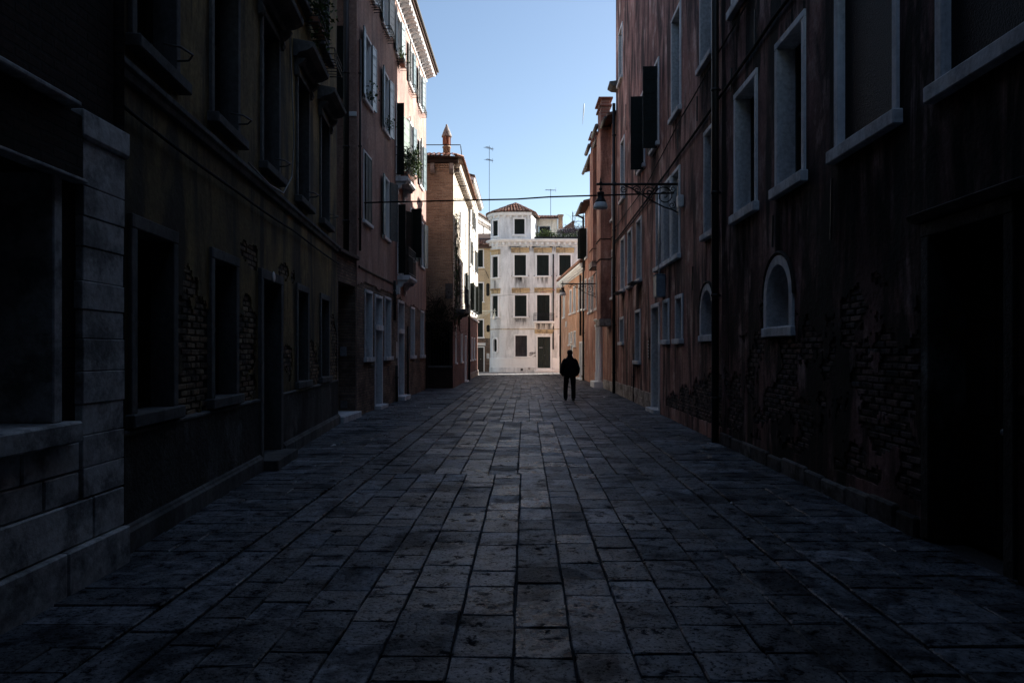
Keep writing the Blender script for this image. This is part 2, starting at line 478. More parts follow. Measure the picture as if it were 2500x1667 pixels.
# ------------------------------------------------------------------ walls with openings
def wall_mesh(name, L, H, ops, mat, d=0.0, fine=None, mask=None, thick=0.0, z_base=0.0, reveal=True, u_start=0.0):
    us, zs = {u_start, L}, {z_base, H}
    for o in ops:
        us |= {o[0], o[1]}
        zs |= {o[2], o[3]}
    hard_u, hard_z = set(us), set(zs)
    if fine:
        (fu0, fu1, fz0, fz1, st) = fine
        k = int((fu1 - fu0) / st)
        us |= {round(fu0 + (fu1 - fu0) * i / k, 4) for i in range(k + 1)}
        k = int((fz1 - fz0) / st)
        zs |= {round(fz0 + (fz1 - fz0) * i / k, 4) for i in range(k + 1)}
    us = sorted(x for x in us if u_start - 1e-6 <= x <= L + 1e-6)
    zs = sorted(x for x in zs if z_base - 1e-6 <= x <= H + 1e-6)
    def dedupe(a, hard):
        out = []
        for x in a:
            if out and x - out[-1] < 0.012:
                if x in hard:
                    out[-1] = x
                continue
            out.append(x)
        return out
    us, zs = dedupe(us, hard_u), dedupe(zs, hard_z)
    mb = MB()
    idx = {}
    def vert(i, j):
        if (i, j) not in idx:
            u, z = us[i], zs[j]
            if mask and u not in hard_u and z not in hard_z:
                u += 0.5 * fine[4] * noise.noise(Vector((u * 9, z * 9, 3.1)))
                z += 0.5 * fine[4] * noise.noise(Vector((u * 9, z * 9, 7.7)))
            idx[(i, j)] = len(mb.v)
            mb.v.append((u, -d, z))
        return idx[(i, j)]
    solid = {}
    for i in range(len(us) - 1):
        for j in range(len(zs) - 1):
            cu, cz = (us[i] + us[i + 1]) / 2, (zs[j] + zs[j + 1]) / 2
            inside = any(o[0] < cu < o[1] and o[2] < cz < o[3] for o in ops)
            hole = (not inside) and mask is not None and mask(cu, cz)
            solid[(i, j)] = 0 if inside else (2 if hole else 1)
            if solid[(i, j)] == 1:
                mb.f.append((vert(i, j), vert(i + 1, j), vert(i + 1, j + 1), vert(i, j + 1)))
    if mask and thick:
        back = {}
        def bk(i, j):
            if (i, j) not in back:
                p = mb.v[vert(i, j)]
                back[(i, j)] = len(mb.v)
                mb.v.append((p[0], -d + thick, p[2]))
            return back[(i, j)]
        for (i, j), s in list(solid.items()):
            if s != 1:
                continue
            for (ni, nj, a, b) in ((i - 1, j, (i, j), (i, j + 1)), (i + 1, j, (i + 1, j), (i + 1, j + 1)),
                                   (i, j - 1, (i, j), (i + 1, j)), (i, j + 1, (i, j + 1), (i + 1, j + 1))):
                if solid.get((ni, nj)) == 2:
                    mb.f.append((vert(*a), vert(*b), bk(*b), bk(*a)))
    for o in ops:
        u0, u1, z0, z1 = o[:4]
        dep = o[4] if len(o) > 4 else 0.35
        arch = len(o) > 5 and o[5]
        if arch:
            r = (u1 - u0) / 2
            zc, uc = z1 - r, (u0 + u1) / 2
            pts = [(uc + r * math.cos(math.pi * k / 14), zc + r * math.sin(math.pi * k / 14)) for k in range(15)]
            for cu, seq in ((u1, pts[:8]), (u0, pts[7:])):
                base = len(mb.v)
                mb.v.append((cu, -d, z1))
                mb.v += [(a, -d, b) for a, b in seq]
                for k in range(len(seq) - 1):
                    mb.f.append((base, base + 1 + k, base + 2 + k))
        if reveal:
            y0, y1 = -d, -d + dep
            mb.add([(u0, y0, z0), (u0, y1, z0), (u0, y1, z1), (u0, y0, z1), (u1, y0, z0), (u1, y1, z0), (u1, y1, z1), (u1, y0, z1)],
                   [(0, 1, 2, 3), (5, 4, 7, 6), (3, 2, 6, 7), (1, 0, 4, 5)])
    me = bpy.data.meshes.new(name)
    me.from_pydata(mb.v, [], mb.f)
    me.materials.append(M[mat])
    return me

def shell(house, fr, L, H, depth, mat, roof_rise=1.2, eave=0.35, roof_mat='roof_flat', u0=0.0, near=True, far=True, back=True):
    """side walls, back wall and pitched roof behind a facade"""
    mb = MB()
    mid = depth / 2
    if near:
        mb.add([(u0, 0, 0), (u0, depth, 0), (u0, depth, H), (u0, mid, H + roof_rise - 0.08), (u0, 0, H)], [(0, 1, 2, 3, 4)])
    if far:
        mb.add([(L, 0, 0), (L, depth, 0), (L, depth, H), (L, mid, H + roof_rise - 0.08), (L, 0, H)], [(4, 3, 2, 1, 0)])
    if back:
        mb.add([(u0, depth, 0), (L, depth, 0), (L, depth, H), (u0, depth, H)], [(0, 1, 2, 3)])
    put('side_walls', mb.mesh('side_walls', mat), fr.mw, house)
    rb = MB()
    s = roof_rise / mid
    for a, b in ((0, 0.10),):
        pass
    th = 0.12
    x0, x1 = u0 - 0.1, L + 0.1
    z_e = H - eave * s + 0.03
    rb.add([(x0, -eave, z_e), (x1, -eave, z_e), (x1, mid, H + roof_rise + 0.03), (x0, mid, H + roof_rise + 0.03),
            (x0, -eave, z_e + th), (x1, -eave, z_e + th), (x1, mid, H + roof_rise + 0.03 + th), (x0, mid, H + roof_rise + 0.03 + th),
            (x0, depth + 0.1, H), (x1, depth + 0.1, H), (x0, depth + 0.1, H + th), (x1, depth + 0.1, H + th)],
           [(0, 1, 2, 3), (4, 7, 6, 5), (0, 4, 5, 1), (3, 2, 9, 8), (7, 10, 11, 6), (0, 3, 7, 4), (1, 5, 6, 2), (3, 8, 10, 7), (2, 6, 11, 9), (8, 9, 11, 10)])
    return put('roof', rb.mesh('roof', roof_mat), fr.mw, house)

# ------------------------------------------------------------------ windows, shutters, doors
def surround_mesh(w, h, fw, proud, dep, mat, sill=True, lintel=True, bottom=False):
    def make():
        mb = MB()
        mb.d(-w / 2 - fw, -w / 2, -dep, proud, 0, h)
        mb.d(w / 2, w / 2 + fw, -dep, proud, 0, h)
        if lintel:
            mb.d(-w / 2 - fw, w / 2 + fw, -dep, proud + 0.004, h, h + fw)
        if bottom:
            mb.d(-w / 2 - fw, w / 2 + fw, -dep, proud + 0.004, -fw, 0)
        return mb.mesh('surround', mat, 0.008)
    return cached(('sur', round(w, 3), round(h, 3), fw, proud, dep, mat, lintel, bottom), make)

def sill_mesh(w, fw, sd, sh, dep, mat):
    def make():
        mb = MB()
        mb.d(-w / 2 - fw - 0.06, w / 2 + fw + 0.06, -dep, sd, -sh, 0)
        return mb.mesh('sill', mat, 0.012)
    return cached(('sill', round(w, 3), fw, sd, sh, dep, mat), make)

def sash_mesh(w, h, mat='door_dark', cross=2):
    def make():
        mb = MB()
        b = 0.05
        for a0, a1 in ((-w / 2, -w / 2 + b), (w / 2 - b, w / 2), (-b / 2, b / 2)):
            mb.box(a0, a1, -0.02, 0.03, 0, h)
        for k in range(cross + 1):
            z = (h - b) * k / cross
            mb.box(-w / 2 + b, -b / 2, -0.015, 0.025, z, z + b)
            mb.box(b / 2, w / 2 - b, -0.015, 0.025, z, z + b)
        return mb.mesh('sash', mat)
    return cached(('sash', round(w, 3), round(h, 3), mat, cross), make)

def pane_mesh(w, h, mat='glass'):
    return cached(('pane', round(w, 3), round(h, 3), mat), lambda: MB().box(-w / 2, w / 2, 0.0, 0.012, 0, h).mesh('pane', mat))

def leafboard_mesh(w, h, nb, mat, vertical=False):
    """one board of a shutter or door leaf, hinge at x = 0 running to x = w"""
    def make():
        mb = MB()
        if vertical:
            bw = w / nb
            mb.box(0.004, bw - 0.004, -0.012, 0.012, 0.0, h)
        else:
            bh = h / nb
            mb.box(0.03, w - 0.03, -0.012, 0.012, 0.006, bh - 0.006)
        return mb.mesh('board', mat, 0.004)
    return cached(('board', round(w, 3), round(h, 3), nb, mat, vertical), make)

def leafframe_mesh(w, h, mat):
    def make():
        mb = MB()
        mb.box(0, 0.05, -0.02, 0.02, 0, h)
        mb.box(w - 0.05, w, -0.02, 0.02, 0, h)
        mb.box(0.05, w - 0.05, -0.019, 0.019, 0, 0.05)
        mb.box(0.05, w - 0.05, -0.004, 0.004, 0.05, h - 0.05)
        mb.box(0.05, w - 0.05, -0.019, 0.019, h - 0.05, h)
        mb.box(0.0, 0.25 if w > 0.3 else w, -0.03, -0.02, h * 0.82, h * 0.82 + 0.03)
        mb.box(0.0, 0.25 if w > 0.3 else w, -0.03, -0.02, h * 0.16, h * 0.16 + 0.03)
        return mb.mesh('shutter', mat, 0.004)
    return cached(('leaf', round(w, 3), round(h, 3), mat), make)

def stain(house, fr, u, z, w, h, d=0.004):
    """dirt washed down the wall from a sill"""
    me = cached(('stain', round(w, 2), round(h, 2)), lambda: MB().add([(-w / 2, 0, -h), (w / 2, 0, -h), (w / 2, 0, 0), (-w / 2, 0, 0)], [(0, 1, 2, 3)]).mesh('drip_stain', 'stain'))
    return put('drip_stain', me, fr.at(u, d, z), house)

def shutter(house, fr, u, d, z, w, h, ang, mat, nb=6):
    """leaf hinged at (u, d); ang = direction of the leaf from the hinge: 0 along +u, 180 along -u, -90 straight out"""
    mw = fr.at(u, d, z) @ RZ(rad(ang))
    s = put('shutter', leafframe_mesh(w, h, mat), mw, house)
    bm_ = leafboard_mesh(w, h, nb, mat)
    for k in range(nb):
        put('board', bm_, mw @ T((0, 0, h * k / nb)), s)
    return s

def closed_shutters(house, fr, u, z, w, h, d, mat, nb=4):
    mw0 = fr.at(u - w / 2, d, z)
    mw1 = fr.at(u + w / 2, d, z) @ RZ(math.pi)
    for mw in (mw0, mw1):
        s = put('shutter', leafframe_mesh(w / 2 - 0.004, h, mat), mw, house)
        bm_ = leafboard_mesh(w / 2 - 0.07, h - 0.1, nb, mat, True)
        for k in range(nb):
            put('board', bm_, mw @ T((0.033 + (w / 2 - 0.07) / nb * k, 0, 0.05)), s)

def window(house, fr, u, z, w, h, fw=0.11, proud=0.025, dep=0.3, mat='stone', kind='glass', sill=(0.10, 0.13), glass='glass', bottom=False):
    """u = centre, z = bottom of the clear opening"""
    mw = fr.at(u, 0, z)
    win = put('window', surround_mesh(w, h, fw, proud, dep, mat, bottom=bottom), mw, house)
    if sill:
        put('sill', sill_mesh(w, fw, sill[0], sill[1], dep, mat), mw, win)
    if kind == 'glass':
        put('pane', pane_mesh(w, h, glass), fr.at(u, -dep + 0.06, z), win)
        put('sash', sash_mesh(w, h), fr.at(u, -dep + 0.085, z), win)
    elif kind == 'plain':
        put('pane', pane_mesh(w, h, glass), fr.at(u, -dep + 0.06, z), win)
    elif kind == 'grille':
        put('pane', pane_mesh(w, h, glass), fr.at(u, -dep + 0.03, z), win)
        def g():
            mb = MB()
            n = max(3, int(w / 0.14))
            for k in range(1, n):
                x = -w / 2 + w * k / n
                mb.tube([(x, 0, 0), (x, 0, h)], 0.010, 5)
            for zz in (h * 0.25, h * 0.5, h * 0.75):
                mb.tube([(-w / 2, 0, zz), (w / 2, 0, zz)], 0.010, 5)
            return mb.mesh('grille', 'iron')
        put('grille', cached(('gr', round(w, 3), round(h, 3)), g), fr.at(u, -0.06, z), win)
    return win

def op(u, z, w, h, fw=0.11, sh=0.13, dep=0.3, arch=False):
    """opening in the wall for a window of that clear size (its surround and sill sit inside)"""
    return (u - w / 2 - fw + 0.001, u + w / 2 + fw - 0.001, z - sh + 0.001, z + h + fw - 0.001, dep + 0.05, arch)

def door(house, fr, u, z, w, h, fw=0.14, proud=0.03, dep=0.32, mat='stone', leaf='door_dark', transom=0.0, panels=True, step=None, leaves=2, name='door'):
    mw = fr.at(u, 0, z)
    put('door_frame', surround_mesh(w, h, fw, proud, dep, mat), mw, house)
    def make():
        mb = MB()
        hh = h - transom
        lw = w / leaves
        for k in range(leaves):
            x0 = -w / 2 + lw * k
            mb.box(x0 + 0.004, x0 + lw - 0.004, 0, 0.05, 0.01, hh)
            if panels:
                for (a, b) in ((0.08, 0.36), (0.42, 0.66), (0.72, 0.95)):
                    mb.box(x0 + 0.07, x0 + lw - 0.07, -0.018, -0.001, hh * a, hh * b)
        if transom:
            mb.box(-w / 2, w / 2, -0.04, 0.06, hh + 0.002, hh + 0.09)
        return mb.mesh(name, leaf, 0.006)
    dr = put(name, cached(('door', round(w, 3), round(h, 3), transom, leaf, panels, leaves), make), fr.at(u, -dep + 0.08, z), house)
    if transom:
        put('transom_pane', pane_mesh(w, transom - 0.09, 'glass'), fr.at(u, -dep + 0.04, z + h - transom + 0.09), dr)
    put('handle', cached(('knob',), lambda: MB().lathe([(0.004, 0), (0.022, 0.004), (0.030, 0.02), (0.022, 0.038), (0.004, 0.042)], 8).mesh('handle', 'steel', 0, True)),
        fr.at(u + 0.06, -dep + 0.09, z + 1.02) @ Matrix.Rotation(rad(90), 4, 'X'), dr)
    if step:
        sd, sh = step
        sm = cached(('step', round(w, 2), sd, sh, mat), lambda: MB().d(-w / 2 - fw, w / 2 + fw, -dep, sd, -sh, -0.002).mesh('step', mat, 0.012))
        put('step', sm, mw, house)
    return dr

def pipe_run(house, fr, u, d, z0, z1, r=0.05, mat='pipe', name='drainpipe'):
    mb = MB()
    mb.tube([(0, 0, z0), (0, 0, z1)], r, 9)
    z = z0 + 0.8
    while z < z1 - 0.3:
        mb.lathe([(r + 0.001, z), (r + 0.014, z + 0.003), (r + 0.014, z + 0.05), (r + 0.001, z + 0.053)], 9)
        mb.box(-0.012, 0.012, 0, d, z + 0.01, z + 0.04)
        z += 1.9
    return put(name, mb.mesh(name, mat, 0, True), fr.at(u, d, 0), house)

def gutter(house, fr, u0, u1, d, z, r=0.08):
    mb = MB()
    mb.tube([(u0, -d, z), (u1, -d, z)], r, 10)
    put('gutter', mb.mesh('gutter', 'gutter', 0, True), fr.mw, house)

def cable(name, pts, r, mat, label=None, cat='cable', parent=None, sag=0.0, n=10, group=None):
    P = [Vector(p) for p in pts]
    out = []
    for i in range(len(P) - 1):
        for k in range(n):
            t = k / n
            p = P[i].lerp(P[i + 1], t)
            p.z -= sag * 4 * t * (1 - t)
            out.append(p)
    out.append(P[-1])
    o = put(name, MB().tube(out, r, 6).mesh(name, mat, 0, True), None, parent)
    if parent is None:
        tag(o, label, cat, group)
    return o

def leaves_mesh(name, n, fn, size, mat, rng):
    """n small folded leaves at positions given by fn(rng)"""
    mb = MB()
    for _ in range(n):
        p = Vector(fn(rng))
        s = size * rng.uniform(0.6, 1.3)
        q = Matrix.Rotation(rng.uniform(0, 6.28), 3, 'Z') @ Matrix.Rotation(rng.uniform(-1.2, 1.2), 3, 'X') @ Matrix.Rotation(rng.uniform(-0.8, 0.8), 3, 'Y')
        vs = [p + q @ Vector(c) * s for c in ((0, 0, 0), (0.32, 0.45, 0.10), (0, 1, 0.0), (-0.32, 0.45, 0.10))]
        mb.add(vs, [(0, 1, 2), (0, 2, 3)])
    me = bpy.data.meshes.new(name)
    me.from_pydata(mb.v, [], mb.f)
    me.materials.append(M[mat])
    return me
# ------------------------------------------------------------------ ground and paving
g = MB().add([(-1500, -1500, -0.08), (1500, -1500, -0.08), (1500, 1500, -0.08), (-1500, 1500, -0.08)], [(0, 1, 2, 3)])
structure(put('ground', g.mesh('ground', 'soil')))
bed = MB().add([(-30, -16, -0.03), (45, -16, -0.03), (45, 70, -0.03), (-30, 70, -0.03)], [(0, 1, 2, 3)])
pavement = structure(put('pavement', bed.mesh('pavement', 'ground')))

def stone_verts(w, l, rng, ch=0.005, h=0.03):
    """chamfered paving stone about its centre, top near z = 0, slightly irregular"""
    def jit(a):
        return rng.uniform(-a, a)
    c = [(-w / 2, -l / 2), (w / 2, -l / 2), (w / 2, l / 2), (-w / 2, l / 2)]
    c = [(x + jit(0.005), y + jit(0.006)) for x, y in c]
    mids = []
    for i in range(4):
        a, b = c[i], c[(i + 1) % 4]
        mids.append(((a[0] + b[0]) / 2 + jit(0.005), (a[1] + b[1]) / 2 + jit(0.005)))
    ring = []
    for i in range(4):
        ring += [c[i], mids[i]]
    vs = [(x, y, -h) for x, y in ring] + [(x, y, -0.009 + jit(0.002)) for x, y in ring]
    top = []
    for k, (x, y) in enumerate(ring):
        s = ch * rng.uniform(0.6, 1.8) * (1.5 if k % 2 == 0 else 1.0)
        top.append((x - math.copysign(min(s, abs(x)), x) if abs(x) > w * 0.3 else x,
                    y - math.copysign(min(s, abs(y)), y) if abs(y) > l * 0.3 else y, jit(0.0015)))
    vs += top
    fs = []
    for lev in (0, 8):
        for k in range(8):
            fs.append((lev + k, lev + (k + 1) % 8, lev + 8 + (k + 1) % 8, lev + 8 + k))
    vs.append((0, 0, rng.uniform(-0.004, 0.0005)))
    for k in range(8):
        fs.append((16 + k, 16 + (k + 1) % 8, 24))
    return vs, fs

prng = random.Random(5)
stones = []          # (x, y, w, l, rot)
LANE0, LANE1 = -2.08, 2.00
def axis_x(y):
    return 0.02 * y
# lengthwise lanes; the lane widths change at a few cross joints, as in the street
cuts = [-6.0, 3.3, 9.9, 17.2, 25.0, 33.5, 43.0, 55.5]
for ci in range(len(cuts) - 1):
    y0, y1 = cuts[ci], cuts[ci + 1]
    n = prng.choice([11, 11, 12])
    ws = [prng.uniform(0.82, 1.18) for _ in range(n)]
    tot = sum(ws)
    x = LANE0
    for wv in ws:
        w = wv / tot * (LANE1 - LANE0)
        y = y0
        while y < y1 - 1e-4:
            l = prng.choice([0.30, 0.36, 0.42, 0.42, 0.5, 0.58, 0.7]) * prng.uniform(0.9, 1.1)
            if y1 - y - l < 0.22:
                l = y1 - y
            stones.append((x + w / 2 + axis_x(y + l / 2), y + l / 2, w - 0.010, l - 0.007, -0.02))
            y += l
        x += w
# gutter bands of long narrow stones
for (xa, xb) in ((-2.42, -2.10), (2.02, 2.30)):
    y = -6.0
    while y < 55.5:
        l = prng.uniform(0.7, 1.3)
        stones.append(((xa + xb) / 2 + axis_x(y + l / 2), y + l / 2, xb - xa - 0.016, l - 0.014, -0.02))
        y += l
# cross-laid slabs out to the walls
def left_edge(y):
    if y < 5.78: return -3.12
    if y < 16.9: return -3.28 - 0.075 * (y - 5.8)
    if y < 18.5: return -4.1
    if y < 31.4: return -4.03 + 0.02 * (y - 18.5)
    if y < 32.5: return -4.6
    if y < 50.1: return -2.68 + 0.0158 * (y - 32.5)
    return -14.0
def right_edge(y):
    if y < 28.9: return 3.6 + 0.02 * y
    if y < 41.3: return 4.18
    if y < 53.0: return 4.2 - 0.049 * (y - 41.3)
    return 16.0
y = -6.0
while y < 57.0:
    d = prng.uniform(0.26, 0.36)
    for side in (0, 1):
        if side == 0:
            xa, xb = left_edge(y + d / 2) - 0.03, -2.44 + axis_x(y)
        else:
            xa, xb = 2.32 + axis_x(y), right_edge(y + d / 2) + 0.03
        if y > 55.5:
            if side: continue
            xa, xb = -14, 16
        x = xa
        while x < xb - 0.02:
            w = prng.uniform(0.42, 0.85)
            if xb - x - w < 0.25:
                w = xb - x
            if w > 0.05:
                stones.append((x + w / 2, y + d / 2, w - 0.010, d - 0.010, prng.uniform(-0.006, 0.006)))
            x += w
    y += d
def shown(s):
    x, y, w, l, _ = s
    if y < 3.5: return 0
    px = 1250 + 1750 * x / y
    if not (0 < px < 2500): return 0
    return w * l / y ** 3
order = sorted(range(len(stones)), key=lambda i: -shown(stones[i]))
near = set(order[:300])
variants = {}
rest = MB()
pale = MB()
for i, (x, y, w, l, rot) in enumerate(stones):
    tz = prng.uniform(-0.006, 0.002)
    tx, ty = prng.uniform(-0.010, 0.010), prng.uniform(-0.008, 0.008)
    if y > 0 and abs(x - left_edge(y)) < 0.8 or (y > 0 and x > 2.3):
        tx *= 1.6; tz *= 1.5
    rm = T((x, y, tz)) @ RZ(rot) @ Matrix.Rotation(tx, 4, 'X') @ Matrix.Rotation(ty, 4, 'Y')
    if i in near:
        kw, kl = round(w / 0.06) * 0.06, round(l / 0.08) * 0.08
        key = (round(kw, 2), round(kl, 2), prng.randrange(2))
        if key not in variants:
            vs, fs = stone_verts(kw, kl, prng)
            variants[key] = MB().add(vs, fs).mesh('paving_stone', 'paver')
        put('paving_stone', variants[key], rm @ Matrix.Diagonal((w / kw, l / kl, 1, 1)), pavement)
    else:
        vs, fs = stone_verts(w, l, prng)
        (pale if y > 49.5 and not (y < 53.0 and -2.4 < x < 3.7 and y < 51.2) else rest).add([rm @ Vector(p) for p in vs], fs)
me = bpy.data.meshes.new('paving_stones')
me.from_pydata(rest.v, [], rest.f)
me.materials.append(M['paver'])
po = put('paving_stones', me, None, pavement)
po['kind'] = 'stuff'
me = bpy.data.meshes.new('cross_street_stones')
me.from_pydata(pale.v, [], pale.f)
me.materials.append(M['paver_bounce'])
po = put('cross_street_stones', me, None, pavement)
po['kind'] = 'stuff'

# ------------------------------------------------------------------ brick laying in patches where the plaster is gone
def brick_meshes(mat, key):
    out = []
    r = random.Random(key)
    for k in range(6):
        L, Hh, D = 0.245 - 0.02 * (k % 3), 0.057, 0.05
        vs = []
        for (x, yy, z) in [(-L / 2, 0, -Hh / 2), (L / 2, 0, -Hh / 2), (L / 2, D, -Hh / 2), (-L / 2, D, -Hh / 2), (-L / 2, 0, Hh / 2), (L / 2, 0, Hh / 2), (L / 2, D, Hh / 2), (-L / 2, D, Hh / 2)]:
            vs.append((x + r.uniform(-0.008, 0.008), yy + r.uniform(-0.006, 0.006) if yy == 0 else yy, z + r.uniform(-0.005, 0.005)))
        mb = MB().add(vs, [(0, 3, 2, 1), (4, 5, 6, 7), (0, 1, 5, 4), (1, 2, 6, 5), (2, 3, 7, 6), (3, 0, 4, 7)])
        out.append(mb.mesh('brick', mat, 0.007))
    return out

def lay_bricks(house, fr, u0, u1, z0, z1, mask, ops, mat, seed, d=-0.008, rank=None):
    ms = brick_meshes(mat, seed)
    r = random.Random(seed)
    spots = []
    z, row = z0, 0
    while z < z1:
        u = u0 + (0.13 if row % 2 else 0.0)
        while u < u1:
            cu, cz = u + 0.13, z + 0.036
            if mask(cu, cz) and not any(o[0] - 0.10 < cu < o[1] + 0.10 and o[2] - 0.03 < cz < o[3] + 0.03 for o in ops):
                spots.append((cu, cz))
            u += 0.262
        z += 0.072
        row += 1
    if rank:
        spots.sort(key=rank)
    extra = MB()
    for k, (cu, cz) in enumerate(spots):
        mw = fr.at(cu, d + r.uniform(-0.006, 0.006), cz) @ Matrix.Rotation(r.uniform(-0.03, 0.03), 4, 'Y')
        m_ = ms[r.randrange(6)]
        if k < 290:
            put('brick', m_, mw, house)
        else:
            extra.add([mw @ v.co for v in m_.vertices], [tuple(p.vertices) for p in m_.polygons])
    if extra.v:
        me = bpy.data.meshes.new('bricks')
        me.from_pydata(extra.v, [], extra.f)
        me.materials.append(M[mat])
        o = put('bricks', me, None, house)
        o['kind'] = 'stuff'

def fnoise(a, b, c):
    return noise.noise(Vector((a, b, c))) + 0.5 * noise.noise(Vector((2.3 * a, 2.3 * b, c + 4)))

# ------------------------------------------------------------------ house of stone blocks, nearest on the left
frL = Fr((-3.126, -14.0), (-3.126, 5.78))
hL = thing('stone_house', 'nearest house on the left with pale stone corner pilaster and wide dark window', 'house', frL.mw)
LU = frL.Y
opsL = [(LU(2.0), LU(5.02), 1.19, 2.93, 0.6)]
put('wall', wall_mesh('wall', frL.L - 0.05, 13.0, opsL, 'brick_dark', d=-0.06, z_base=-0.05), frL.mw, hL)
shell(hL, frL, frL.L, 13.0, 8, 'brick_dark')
win = put('window', MB().d(LU(2.1), LU(4.93), -0.5, -0.48, 1.2, 2.93).mesh('pane', 'glass'), frL.mw, hL)
put('jamb', MB().d(LU(4.92), LU(5.02), -0.5, -0.02, 1.2, 2.93).mesh('jamb', 'stone_block', 0.01), frL.mw, win)
put('jamb', MB().d(LU(2.0), LU(2.12), -0.5, -0.02, 1.2, 2.93).mesh('jamb', 'stone_block', 0.01), frL.mw, win)
put('sill', MB().d(LU(1.9), LU(5.12), -0.5, 0.07, 1.05, 1.2).mesh('sill', 'stone_block', 0.015), frL.mw, win)
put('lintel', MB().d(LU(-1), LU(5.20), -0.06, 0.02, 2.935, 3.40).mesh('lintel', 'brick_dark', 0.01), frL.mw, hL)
put('ledge', MB().d(LU(-1), LU(5.05), -0.06, 0.10, 3.41, 3.45).mesh('ledge', 'stone_block', 0.01), frL.mw, hL)
put('ledge', MB().d(LU(-1), LU(5.19), -0.06, 0.06, 2.91, 2.932).mesh('ledge', 'stone_block', 0.004), frL.mw, hL)
lrng = random.Random(3)
z = 0.62
zs = [0.62]
while z < 3.2:
    h = lrng.uniform(0.21, 0.26)
    if 3.24 - z - h < 0.12:
        h = 3.24 - z
    zs.append(z + h)
    z += h
for k in range(len(zs) - 1):
    a = lrng.uniform(-0.006, 0.006)
    put('stone_block', MB().d(5.22 + 14 + lrng.uniform(-0.02, 0.02), 19.78, -0.3, 0.0 + a, zs[k] + 0.003, zs[k + 1] - 0.003).mesh('stone_block', 'stone_block', 0.005), frL.mw, hL)
put('capital', MB().run([(-0.3, 3.245), (0.018, 3.245), (0.025, 3.26), (0.03, 3.265), (0.03, 3.45), (-0.3, 3.45)], 19.18, 19.81).mesh('capital', 'stone_block', 0.006), frL.mw, hL)
for (za, zb, pr, ln) in ((-0.04, 0.30, 0.055, 1.15), (0.305, 0.615, 0.0, 0.95), (0.62, 0.83, -0.012, 0.72), (0.835, 1.045, -0.012, 0.80)):
    u = LU(1.6) + lrng.uniform(-0.3, 0)
    end = LU(5.78) if za < 0.6 else LU(5.20)
    while u < end - 0.05:
        w = ln * lrng.uniform(0.8, 1.2)
        if end - u - w < 0.3:
            w = end - u
        put('stone_block', MB().d(u + 0.004, u + w - 0.004, -0.3, pr + lrng.uniform(-0.006, 0.006), za, zb - 0.004).mesh('stone_block', 'stone_block', 0.010), frL.mw, hL)
        u += w
put('wall_bracket', MB().tube([(LU(4.8), -0.0, 4.25), (LU(4.8), -0.12, 4.25), (LU(4.8), -0.14, 4.1)], 0.012, 6).mesh('wall_bracket', 'steel', 0, True), frL.mw, hL)

# ------------------------------------------------------------------ ochre house (left)
frA = Fr((-3.2785, 5.78), (-4.105, 16.8))
hA = thing('ochre_house', 'dark ochre plaster house on the left with peeling patches of brick', 'house', frA.mw)
AU = frA.Y
LA = frA.L
gw = [AU(s) for s in (6.70, 8.71, 13.06, 15.23)]
fw_ = [AU(s) for s in (6.72, 8.72, 10.82, 13.08, 15.22)]
sw_ = [AU(s) for s in (13.05, 15.15)]
dA = AU(10.83)
opsA = [op(u, 1.15, 0.80, 1.62, 0.12, 0.12, 0.30) for u in gw]
opsA += [op(u, 4.42, 0.88, 2.14, 0.10, 0.12, 0.30) for u in fw_]
opsA += [op(u, 8.02, 0.86, 1.95, 0.10, 0.12, 0.30) for u in sw_]
opsA += [(dA - 0.64, dA + 0.64, -0.05, 2.88, 0.40)]
patches = [(7.70, 1.50, 0.62, 0.78), (9.62, 1.85, 0.46, 0.55), (9.75, 1.2, 0.4, 0.2), (11.98, 1.55, 0.40, 0.38), (14.12, 1.42, 0.58, 0.55), (16.45, 1.45, 0.55, 0.95), (9.9, 3.02, 0.42, 0.20), (11.95, 2.98, 0.5, 0.16), (7.6, 2.5, 0.3, 0.25)]
def maskA(u, z):
    s = frA.o.y + u * frA.u.y
    if z < 0.98 or z > 3.35:
        return False
    best = max(1 - ((s - a) / c) ** 2 - ((z - b) / e) ** 2 for a, b, c, e in patches)
    return best + 1.05 * fnoise(s * 2.2, z * 2.6, 1.5) + 0.22 * fnoise(s * 11, z * 11, 6.5) > 0.12
put('masonry', wall_mesh('masonry', LA, 3.6, [o for o in opsA if o[2] < 3.5], 'mortar', d=-0.024, z_base=-0.05, reveal=False), frA.mw, hA)
put('wall', wall_mesh('wall', LA, 13.5, opsA, 'plaster_ochre', fine=(0.0, LA, 0.95, 3.4, 0.032), mask=maskA, thick=0.026, z_base=-0.05), frA.mw, hA)
shell(hA, frA, LA, 13.5, 8, 'plaster_ochre')
lay_bricks(hA, frA, 0.2, LA, 1.0, 3.3, maskA, opsA, 'brick_ochre', 21, d=-0.012, rank=lambda p: p[0])
for u in gw:
    window(hA, frA, u, 1.15, 0.80, 1.62, 0.12, 0.03, 0.30, 'stone_dim', 'glass', (0.08, 0.12))
